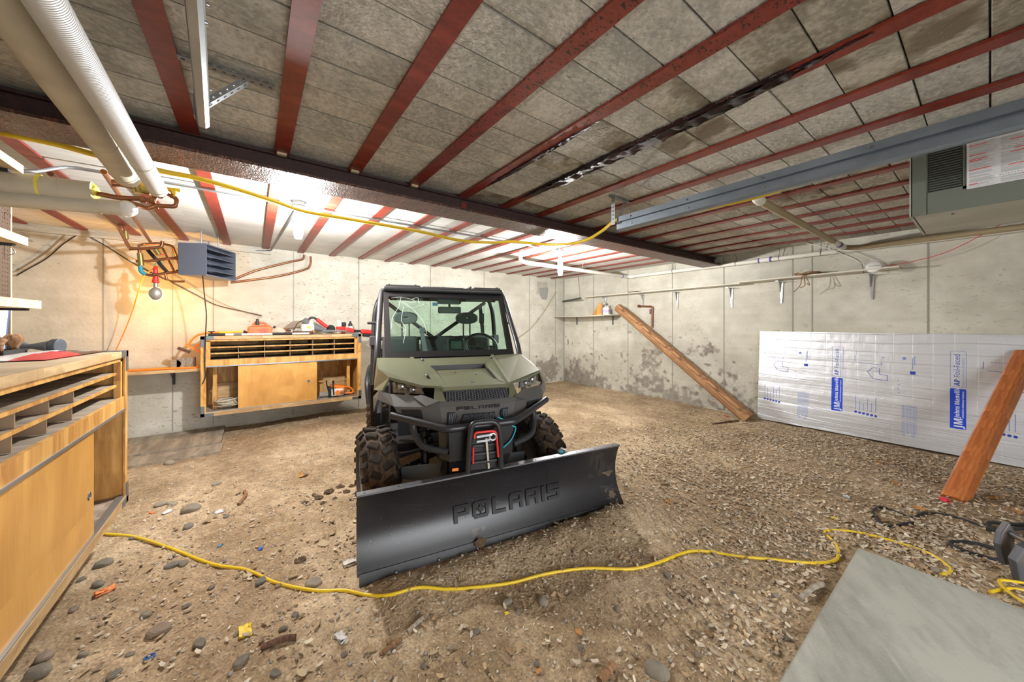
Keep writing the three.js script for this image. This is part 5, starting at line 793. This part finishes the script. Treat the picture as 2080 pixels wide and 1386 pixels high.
// ---------- foil faced foam board ----------
{
  const Wd = 2.44, Hd = 1.255, TW = 2048, TH = 1056;
  const print = (g, ink) => {
    g.lineJoin = 'round'; const X = (m) => m / Wd * TW, Y = (m) => TH - m / Hd * TH, blue = ink || '#1f3fae', pale = ink || '#7f93cf';
    const vtext = (s, x, y, px, font, col) => { g.save(); g.translate(X(x), Y(y)); g.rotate(-Math.PI / 2); g.fillStyle = col; g.font = font.replace('$', px); g.fillText(s, 0, 0); g.restore(); };
    const unit = (o) => {
      // logo strip
      g.fillStyle = ink || '#1646d0'; g.beginPath(); g.roundRect(X(o + .51), Y(.685), X(.105), X(.415), 8); g.fill();
      vtext('JM', o + .592, .285, 66, 'bold $px sans-serif', ink ? ink : '#eef0f6'); vtext('Johns Manville', o + .573, .385, 38, 'bold $px sans-serif', ink ? ink : '#eef0f6'); vtext('A Berkshire Hathaway Company', o + .6, .385, 15, 'bold $px sans-serif', ink ? ink : '#eef0f6');
      g.strokeStyle = pale; g.lineWidth = 3; g.beginPath(); g.roundRect(X(o + .512), Y(1.075), X(.102), X(.375), 8); g.stroke();
      vtext('AP', o + .575, .715, 46, 'bold $px sans-serif', blue); vtext('Foil-Faced', o + .575, .8, 46, '$px sans-serif', blue); vtext('Polyiso Continuous Insulation', o + .602, .705, 19, '$px sans-serif', pale);
      // house drawing
      o -= .055;
      g.strokeStyle = blue; g.lineWidth = 4; g.beginPath(); for (const [x, y] of [[.965, .84], [.93, .84], [.885, .79], [.92, .73], [.94, .71]]) g.lineTo(X(o + x), Y(y)); g.moveTo(X(o + .945), Y(.71)); g.lineTo(X(o + 1.05), Y(.7)); g.lineTo(X(o + 1.05), Y(.76)); g.lineTo(X(o + .985), Y(.77)); g.lineTo(X(o + .985), Y(.84)); g.stroke();
      g.lineWidth = 3; g.beginPath(); g.moveTo(X(o + .8), Y(.89)); g.lineTo(X(o + 1.0), Y(.88)); g.lineTo(X(o + 1.0), Y(.91)); g.moveTo(X(o + .775), Y(.91)); g.lineTo(X(o + .775), Y(.98)); g.moveTo(X(o + 1.0), Y(.97)); g.lineTo(X(o + 1.03), Y(.97)); g.stroke(); g.setLineDash([12, 6]); g.beginPath(); g.moveTo(X(o + .82), Y(.975)); g.lineTo(X(o + .93), Y(.975)); g.stroke(); g.setLineDash([]);
      for (let k = 0; k < 6; k++) { g.fillStyle = blue; g.beginPath(); g.arc(X(o + .79 + k * .034), Y(.295 - k * .004), 11, 0, 7); g.fill(); g.fillStyle = pale; g.fillRect(X(o + .786 + k * .034), Y(.49 - (k * 7 % 5) * .022), 5, X(.17 - (k * 7 % 5) * .022)); }
      g.fillStyle = blue; g.fillRect(X(o + 1.225), Y(.83), X(.04), X(.034)); g.fillStyle = pale; g.fillRect(X(o + 1.24), Y(.98), 6, X(.13)); g.fillRect(X(o + 1.255), Y(1.0), 5, X(.1)); g.beginPath(); g.arc(X(o + 1.18), Y(.97), 14, 0, 7); g.fill(); for (let k = 0; k < 4; k++) g.fillRect(X(o + 1.13 + .006 * (k % 2)), Y(.72 - k * .045), 9, 9);
      const rn = rngOf(31); for (let k = 0; k < 11; k++) { g.globalAlpha = .55; g.fillStyle = pale; g.fillRect(X(o + 1.165 + k * .0105), Y(.45), 5, X(.16)); g.fillRect(X(o + 1.165 + k * .0105), Y(.27), 5, X(.18 * (.6 + .4 * rn()))); g.globalAlpha = 1; }
    };
    for (const o of [-.65, .29, 1.23]) unit(o);
  };
  const paint = canvasTex(TW, TH, (g) => { g.fillStyle = '#dfe2e8'; g.fillRect(0, 0, TW, TH); print(g, null); });
  const mask = canvasTex(TW, TH, (g) => { g.fillStyle = '#d0d0d0'; g.fillRect(0, 0, TW, TH); print(g, '#000000'); }); mask.colorSpace = THREE.NoColorSpace;
  const crink = tex(1024, 512, (u, v) => { const a = fbm(u * 3, v * 40, 3, 3), b = fbm(u * 60, v * 20, 5, 3), l = Math.abs(Math.sin(v * 34 + fbm(u * 2, v * 2, 9, 2) * 5 + u * 1.2)), c = Math.abs(Math.sin(u * 52)); return 255 * (.4 * a + .25 * b + .25 * Math.min(1, l * 8) + .1 * Math.min(1, c * 14)); }, false);
  const foil = mat({ map: paint, metalnessMap: mask, metalness: .9, roughness: .42, bumpMap: crink, bumpScale: .006 });
  const t = thing('foam_board', 'silver foil faced foam insulation board leaning on the side wall', 'insulation board', [5.86, .0, -1.99]);
  const tilt = Math.atan2(.1, Hd), lean = new THREE.Matrix4().makeRotationZ(-tilt);
  const core = bb(.0, .02, 0, .025, Hd + .02, Wd); core.applyMatrix4(lean); obj('foam_core', core, M.yellowFoam, t);
  const nx = 90, nz = 46, fp = new THREE.PlaneGeometry(Wd, Hd, nx, nz), p = fp.attributes.position; for (let i = 0; i < p.count; i++) { const x = p.getX(i), y = p.getY(i); p.setZ(i, (fbm(x * 1.2 + 4, y * 12 + 9, 70, 3) - .5) * .006 + (fbm(x * 16, y * 9, 74, 2) - .5) * .002); } fp.computeVertexNormals(); fp.rotateY(-Math.PI / 2); fp.translate(-.004, Hd / 2 + .02, Wd / 2); fp.applyMatrix4(lean);
  obj('foil_face', fp, foil, t);
}
// ---------- slab at the door ----------
{
  const g = new RoundedBoxGeometry(2.85, .07, 2.5, 3, .012); g.translate(2.93 - 1.425, .0, -.472 + 1.25); tag(obj('concrete_slab', boxUV(g, 2.2), M.concreteSlab), 'smooth grey concrete slab set in the dirt inside the door', 'slab');
}
// ---------- cords on the ground ----------
const onG = (u, v, up = 0) => { let y = 0, p; for (let k = 0; k < 6; k++) { p = onY(u, v, y); y = ground(p.x, p.z) + up; } p.y = y; return p; };
{
  const R = .0085, path = [[175, 1078], [215, 1085], [272, 1091], [340, 1112], [430, 1146], [500, 1158], [560, 1184], [640, 1200], [700, 1200], [745, 1209], [790, 1209], [850, 1194], [905, 1197], [960, 1194], [1040, 1184], [1110, 1166], [1190, 1155], [1285, 1156], [1340, 1142], [1395, 1122], [1440, 1121], [1500, 1131], [1560, 1136], [1640, 1144], [1690, 1141], [1703, 1128], [1698, 1106], [1676, 1080], [1720, 1079], [1770, 1088], [1830, 1105], [1890, 1126], [1930, 1155], [1922, 1166], [1912, 1167]];
  tag(obj('extension_cord', tube(path.map(([u, v]) => onG(u, v, R * .8)), R, 420, 8), M.yellow), 'yellow extension cord snaking across the dirt in front of the blade', 'cord');
  tag(obj('extension_cord', tube([[2010, 1203], [2050, 1196], [2090, 1200], [2105, 1190], [2060, 1182], [2030, 1180], [2045, 1200], [2090, 1230], [2130, 1250]].map(([u, v], k) => onG(u, v, .008 + k * .002)), .0075, 120, 8), M.yellow), 'yellow cord loops piled beside the grey anchor', 'cord');
  tag(obj('black_cable', tube([[1855, 1062], [1800, 1068], [1775, 1045], [1778, 1034], [1800, 1032], [1850, 1051], [1880, 1042], [1930, 1048], [1985, 1066], [2040, 1090], [2100, 1092]].map(([u, v]) => onG(u, v, .007)), .008, 200, 7), M.rubber), 'thin black cable winding over the leaf litter', 'cable');
  tag(obj('black_cable', tube([[2100, 1142], [2040, 1140], [1985, 1128], [1940, 1112], [1932, 1103], [1945, 1101], [1990, 1106], [2060, 1128], [2110, 1140], [2120, 1072], [2060, 1066], [2012, 1062], [2008, 1070], [2025, 1077], [2100, 1072]].map(([u, v], k) => onG(u, v, .009 + k * .001)), .011, 220, 8), M.rubber), 'thick black cable loops beside the grey anchor', 'cable');
  // grey folding anchor standing at the frame edge
  const b = onG(2062, 1180, 0), an = thing('folding_anchor', 'grey cast metal anchor fluke standing at the slab edge', 'anchor', [b.x, ground(b.x, b.z), b.z], -.9);
  const iron = mat({ map: tex(128, 128, (u, v) => mixc([84, 86, 92], [120, 104, 92], sm(.4, .7, fbm(u * 5, v * 5, 3, 4, 5)))), roughness: .5, metalness: .4 });
  const fl = extrude([[0, 0], [.018, .0], [.05, .1], [.06, .17], [.045, .21], [.01, .19], [-.02, .12]], .03, .008); obj('fluke', fl, iron, an);
  const f2 = extrude([[0, .04], [.015, .04], [.05, .14], [.06, .21], [.04, .25], [.0, .2], [-.02, .14]], .02, .006); place(f2, .0, .015, -.07, -.1, .25, 0); obj('fluke', f2, iron, an); obj('shank', bar(V(.05, .2, .0), V(.22, .24, -.1), .03, .03), iron, an); obj('pin', cyl(.014, .014, .1, .04, .22, -.03, Math.PI / 2), iron, an);
}
const where = (p) => { const [bx, bz] = toBlade(p.x, p.z);
  if (p.x > 4.6) return p.z < -1.4 ? 'near the log post' : 'near the foil board';
  if (p.x > 3 && p.z > -1.2) return 'near the black cables'; if (p.x > 1.4 && p.z > -.95) return 'beside the concrete slab'; if (p.z < -3.9) return 'near the hanging cabinet';
  if (p.x < .0 && p.z < -2.2) return 'beyond the yellow cord by the bench'; if (p.x < -.25) return 'by the foot of the workbench'; if (bz > 0 && bz < .35 && Math.abs(bx) < 1) return 'in the soil pushed up by the blade';
  if (bz < 0 && p.x < .6) return 'beside the front wheel'; if (p.x < .35) return 'between the bench and the blade'; if (p.x > 2.2) return 'on the open dirt right of the blade'; return 'before the blade and the yellow cord'; };
// ---------- stones, leaves, sticks and litter on the dirt ----------
const inSlab = (x, z) => x > .02 && x < 3.0 && z > -.52, underThings = (x, z) => { const [bx, bz] = toBlade(x, z); return (Math.abs(bx) < .95 && bz > -.2 && bz < .03) || (x < -.62 && z > -3.3) || x > 5.8 && z > -2.1; };
function pebbleGeo(seed, sy = .6) { const g = new THREE.IcosahedronGeometry(1, 2), p = g.attributes.position; for (let i = 0; i < p.count; i++) { const x = p.getX(i), y = p.getY(i), z = p.getZ(i), k = .8 + .4 * fbm(x * 1.3 + seed * 7 + 9, z * 1.3 + y * 1.1 + 5, seed, 2); p.setXYZ(i, x * k * 1.15, y * k * sy, z * k * .85); } g.computeVertexNormals(); return g; }
const pebbles = [0, 1, 2, 3, 4].map((k) => pebbleGeo(k + 3, .45 + k * .08));
{
  const names = ['rounded tan stone lying', 'rounded slate grey stone lying', 'pale cream stone lying', 'reddish brown stone lying'];
  const put = (u, v, w, c, k) => { const p = onG(u, v), d = Math.hypot(p.x, p.z), r = w / 714 * (p.x * SY - p.z * CY) / 2; const o = obj('stone', pebbles[k % 5], M.stone[c]); o.scale.setScalar(r); o.position.set(p.x, p.y + r * .22, p.z); o.rotation.y = k * 1.3; tag(o, (r < .018 ? 'small ' : r > .03 ? 'large ' : '') + names[c] + ' ' + where(p), 'stone', 'stones on the dirt floor'); };
  [[1030, 1225, 20, 2], [1103, 1224, 24, 2], [638, 1187, 28, 2], [530, 1184, 20, 1], [1335, 1368, 42, 0], [350, 1150, 22, 1], [372, 1147, 18, 0], [213, 1147, 26, 0], [165, 1180, 14, 0], [200, 1190, 20, 0], [327, 1026, 18, 2], [351, 1026, 17, 2], [390, 1036, 28, 0], [383, 1072, 18, 1], [170, 1332, 16, 2], [490, 1345, 26, 0], [405, 1310, 24, 0], [325, 1283, 34, 3], [90, 1340, 30, 3], [80, 1368, 34, 0], [232, 1373, 22, 0], [297, 1250, 20, 2], [380, 1234, 14, 0], [600, 1252, 16, 0], [575, 1280, 14, 0], [1053, 1246, 12, 2], [968, 1285, 14, 0], [1255, 1238, 16, 3], [1576, 1212, 12, 2], [1180, 1318, 12, 0], [1460, 1150, 12, 1], [1490, 1205, 10, 0], [1355, 1170, 16, 0], [620, 965, 10, 0], [547, 847, 8, 2], [735, 905, 12, 2], [1113, 885, 8, 2], [330, 930, 12, 0], [345, 943, 18, 2], [440, 985, 14, 2], [460, 1050, 12, 1], [270, 1095, 12, 0], [1245, 1145, 10, 2], [1405, 985, 10, 0], [1577, 898, 12, 2], [1760, 870, 10, 0], [1860, 938, 12, 2], [1970, 985, 10, 0], [2050, 1000, 14, 0], [1575, 1213, 12, 2], [1640, 1128, 14, 0], [1900, 1160, 16, 2], [1600, 1300, 12, 0], [1415, 1330, 14, 3], [480, 1290, 12, 2], [560, 1370, 18, 1], [700, 1330, 12, 0], [860, 1355, 14, 0], [1090, 1350, 12, 1], [150, 1240, 16, 3], [265, 1330, 14, 2], [430, 1195, 12, 0], [455, 1140, 10, 2]].forEach(([u, v, w, c], k) => put(u, v, w, c, k));
}
function leafGeo(seed) {            // a lobed oak leaf, curled, with a little thickness
  const r = rngOf(seed), pts = []; for (let k = 0; k <= 8; k++) { const y = k / 8, w = (.18 + .16 * (k % 2)) * Math.sin(Math.PI * (.12 + y * .8)) * 1.5; pts.push([w * (.8 + .4 * r()), y - .5]); } for (let k = 8; k >= 0; k--) { const y = k / 8, w = (.18 + .16 * (k % 2)) * Math.sin(Math.PI * (.12 + y * .8)) * 1.5; pts.push([-w * (.8 + .4 * r()), y - .5]); }
  const g = extrude(pts, .012); const p = g.attributes.position, cx = .5 + r(), cy = .3 + r() * .5, a = r() * 3; for (let i = 0; i < p.count; i++) { const x = p.getX(i), y = p.getY(i); p.setZ(i, p.getZ(i) + cx * x * x + cy * (y * Math.cos(a) + x * Math.sin(a)) ** 2 * .5); } g.rotateX(-Math.PI / 2); g.computeVertexNormals(); return g;
}
const leaves = [1, 2, 3, 4, 5].map(leafGeo), leafMats = [lin(.34, .24, .13), lin(.26, .16, .08), lin(.48, .38, .24), lin(.42, .2, .06)].map((color) => mat({ color, roughness: .8 }));
{
  const names = ['dry tan oak leaf', 'dry brown oak leaf', 'bleached pale oak leaf', 'rusty orange oak leaf'];
  const put = (u, v, w, c, k) => { const p = onG(u, v), r = w / 714 * (p.x * SY - p.z * CY); const o = obj('fallen_leaf', leaves[k % 5], leafMats[c]); o.scale.setScalar(clamp(r, .03, .13)); o.position.set(p.x, p.y + .002, p.z); o.rotation.set(((k * 7) % 5 - 2) * .12, k * 2.1, ((k * 3) % 5 - 2) * .12); tag(o, names[c] + ' ' + where(p), 'leaf', 'fallen leaves on the dirt floor'); };
  [[612, 1368, 34, 2], [615, 968, 20, 3], [660, 1105, 26, 2], [675, 1085, 18, 0], [505, 1172, 26, 2], [595, 1172, 18, 0], [425, 1000, 18, 0], [480, 1004, 16, 0], [1350, 985, 18, 0], [1357, 1022, 14, 3], [1572, 990, 18, 0], [1790, 942, 18, 3], [1790, 918, 14, 0], [1860, 1010, 16, 0], [1822, 985, 18, 3], [2020, 1015, 26, 3], [2060, 1040, 22, 3], [2025, 1046, 26, 0], [1867, 1036, 20, 3], [1325, 985, 14, 2], [1265, 1170, 14, 0], [1175, 1286, 16, 3], [1055, 1315, 24, 0], [1110, 1310, 20, 2], [1035, 1325, 18, 1], [1095, 1365, 18, 3], [750, 1325, 26, 0], [790, 1305, 16, 1], [880, 1165, 16, 1], [940, 1180, 18, 0], [985, 1125, 14, 1], [1240, 1120, 14, 0], [1480, 1100, 18, 0], [1540, 1060, 18, 1], [1600, 1050, 16, 0], [1660, 1020, 16, 2], [1720, 1060, 16, 1], [1740, 990, 14, 0], [1800, 1060, 18, 1], [1560, 1160, 18, 0], [1600, 1190, 16, 1], [1530, 1230, 18, 0], [1500, 1270, 20, 2], [1440, 1290, 18, 1], [1520, 1330, 20, 0], [1560, 1300, 22, 1], [1390, 1230, 16, 0], [1300, 1290, 16, 2], [1880, 1090, 16, 1], [1850, 1120, 16, 0], [1960, 1150, 18, 1], [1980, 1110, 14, 0], [300, 1160, 18, 0], [880, 1330, 20, 2], [930, 1345, 16, 0], [700, 1290, 16, 2], [420, 1062, 14, 0], [200, 1078, 22, 2], [1700, 945, 12, 0], [1640, 960, 12, 1], [1900, 980, 14, 1], [1480, 940, 12, 0], [2000, 1080, 16, 1]].forEach((a, k) => put(...a, k));
}
function stick(a, b, r, m, label, name = 'stick') { const p = onG(...a, r * .7), q = onG(...b, r * .7), c = p.clone().lerp(q, .5); c.x += r * 2; c.y = ground(c.x, c.z) + r * 1.2; tag(obj(name, rough(tube([p, c, q], r, 20, 7), r * .3, 60), m), label, name === 'stick' ? 'stick' : 'wood'); }
stick([772, 1330], [815, 1298], .009, M.log, 'thin brown stick lying in the shadow before the blade');
stick([828, 1284], [858, 1255], .009, M.grayBoard, 'pale split stick beside the blade shadow');
stick([1625, 1218], [1672, 1188], .013, M.grayBoard, 'bent grey stick beside the concrete slab');
stick([530, 1315], [600, 1295], .012, M.darkWood, 'dark bark covered stick in the foreground dirt');
stick([1218, 1384], [1245, 1352], .016, M.log, 'short split wood peg with a blue tip in the foreground');
stick([485, 1025], [497, 998], .012, M.log, 'short brown wood scrap beyond the vehicle shadow');
stick([1448, 862], [1500, 855], .012, M.darkWood, 'dark board scrap by the foot of the log post');
// scraps of litter one can pick out
function scrap(u, v, w, color, label, name) { const p = onG(u, v), r = w / 714 * (p.x * SY - p.z * CY), g = rough(new THREE.BoxGeometry(1, .13, .6, 8, 2, 6), .2, 3, Math.round(u)); const o = obj(name, g, mat({ color, roughness: .5 })); o.scale.setScalar(r); o.position.set(p.x, p.y + r * .12, p.z); o.rotation.y = u; tag(o, label, 'litter'); }
scrap(498, 1285, 34, lin(.75, .55, .02), 'crumpled yellow wrapper in the foreground dirt', 'wrapper');
scrap(693, 1297, 26, lin(.6, .6, .56), 'crumpled clear plastic scrap in the foreground dirt', 'plastic_scrap');
scrap(214, 1203, 28, lin(.75, .25, .08), 'orange plastic sliver near the workbench', 'plastic_sliver');
scrap(529, 1116, 11, lin(.02, .1, .45), 'blue bottle cap near the yellow cord', 'bottle_cap');
scrap(447, 1110, 9, lin(.03, .22, .4), 'teal plastic bit on the dirt', 'plastic_bit');
scrap(310, 1043, 10, lin(.85, .2, .08), 'tiny orange plastic bit beyond the cord', 'plastic_bit');
scrap(1695, 1055, 11, lin(.8, .65, .03), 'small yellow scrap beside the cord bend', 'plastic_bit');
scrap(1720, 1010, 10, lin(.6, .7, .78), 'pale blue scrap among the leaf litter', 'paper_scrap');
scrap(1030, 1247, 10, lin(.75, .6, .05), 'tiny yellow scrap before the blade', 'plastic_bit');
scrap(1920, 1019, 18, lin(.75, .04, .07), 'red rag scrap under the foot of the orange post', 'rag_scrap');
scrap(1476, 847, 9, lin(.8, .12, .05), 'small red scrap by the log post', 'plastic_bit');
scrap(340, 1042, 16, lin(.7, .7, .68), 'white shell fragment beyond the cord', 'shell_scrap');
scrap(446, 1042, 16, lin(.72, .7, .66), 'curled white scrap near the shadow edge', 'paper_scrap');
scrap(710, 1146, 24, lin(.66, .62, .55), 'flat pale stone chip left of the blade', 'stone_chip');
{ const p = onG(304, 1337), ring = new THREE.TorusGeometry(.016, .003, 6, 20); ring.rotateX(Math.PI / 2 - .2); const o = obj('plastic_ring', ring, mat({ color: lin(.02, .12, .4), roughness: .4 })); o.position.set(p.x, p.y + .006, p.z); tag(o, 'blue plastic bottle ring in the foreground dirt', 'litter'); }
// dark clods of wet soil beside the front wheel
[[648, 1013, 16], [668, 1001, 18], [692, 990, 14], [620, 1022, 10], [655, 1024, 10], [704, 1000, 12], [610, 1140, 18], [680, 1014, 9], [638, 1006, 8], [714, 988, 10]].forEach(([u, v, w], k) => { const p = onG(u, v), r = w / 714 * (p.x * SY - p.z * CY) / 2, o = obj('soil_clod', rough(new THREE.IcosahedronGeometry(1, 3).scale(1.2, .5, 1), .5, 2.6, k + 2), M.clod); o.scale.setScalar(r); o.position.set(p.x, p.y + r * .1, p.z); o.rotation.y = k; tag(o, 'dark clod of damp soil beside the muddy front wheel', 'clod', 'soil clods by the wheel'); });
// the litter nobody could count
function litter(name, label, geo, m, count, size, colors, density, seed) {
  const r = rngOf(seed), im = new THREE.InstancedMesh(geo, m, count), q = new THREE.Quaternion(), mt = new THREE.Matrix4(); let n = 0, guard = 0;
  while (n < count && guard++ < count * 60) { const x = -2 + r() * 7.9, z = -6 + r() * 6.4; if (inSlab(x, z) || underThings(x, z) || r() > density(x, z)) continue; const s = size(r), e = new THREE.Euler((r() - .5) * .7, r() * 6.28, (r() - .5) * .7); q.setFromEuler(e); mt.compose(V(x, ground(x, z) + s.y * .3, z), q, s); im.setMatrixAt(n, mt); im.setColorAt(n, new THREE.Color().setRGB(...((k) => colors[(r() * colors.length) | 0].map((c) => c * k))(.75 + .5 * r()))); n++; }
  im.count = n; im.name = name; im.castShadow = im.receiveShadow = true; im.userData = { label, category: 'litter', kind: 'stuff' }; scene.add(im);
}
const nearness = (x, z) => clamp(1.4 / (.3 + (x * x + z * z) * .13)), leafy = (x, z) => clamp(.05 * sm(-4.2, -2.2, z) + .9 * sm(1.4, 3.0, x + (z + 1.2) * .8) * sm(-3.2, -1.2, z) * (.35 + .65 * sm(.34, .56, fbm(x * 1.4, z * 1.4, 900, 3))));
const chip = new THREE.BoxGeometry(1, .16, .5, 2, 1, 1); { const p = chip.attributes.position; for (let i = 0; i < p.count; i++) p.setXYZ(i, p.getX(i) + p.getZ(i) * .3, p.getY(i) + p.getX(i) ** 2 * .5, p.getZ(i) * (1 - .5 * Math.abs(p.getX(i)))); chip.computeVertexNormals(); }
const plainM = mat({ color: 0xffffff, roughness: .9 });
litter('leaf_crumbs', 'broken leaf bits and bark chips over the dirt', chip, plainM, 26000, (r) => { const s = .008 + .024 * r() ** 2.4; return V(s, s, s); }, [[.48, .39, .28], [.38, .29, .2], [.56, .47, .35], [.27, .2, .13], [.64, .56, .44], [.46, .32, .18]], (x, z) => clamp(nearness(x, z) * .35 + .2) * leafy(x, z), 11);
litter('wood_chips', 'pale splinters and small chips over the dirt', chip, plainM, 9000, (r) => { const s = .005 + .012 * r() ** 2; return V(s * 1.2, s * .7, s * .6); }, [[.52, .44, .32], [.42, .34, .24], [.6, .54, .42]], (x, z) => nearness(x, z) * .8 * sm(-4.6, -2, z) + .03, 12);
litter('gravel', 'small pebbles and grit over the dirt', (() => { const g = new THREE.IcosahedronGeometry(1, 1), p = g.attributes.position; for (let i = 0; i < p.count; i++) p.setXYZ(i, p.getX(i) * (1 + .2 * Math.sin(p.getZ(i) * 4)), p.getY(i) * .6, p.getZ(i) * .8); g.computeVertexNormals(); return g; })(), plainM, 9000, (r) => { const s = .002 + .01 * r() ** 3; return V(s, s, s); }, [[.4, .34, .26], [.32, .29, .25], [.5, .44, .35], [.36, .28, .2]], (x, z) => clamp(nearness(x, z) * .7 * (1.25 - .5 * sm(.5, 2.2, x)) + .06), 13);

renderer.render(scene, camera);
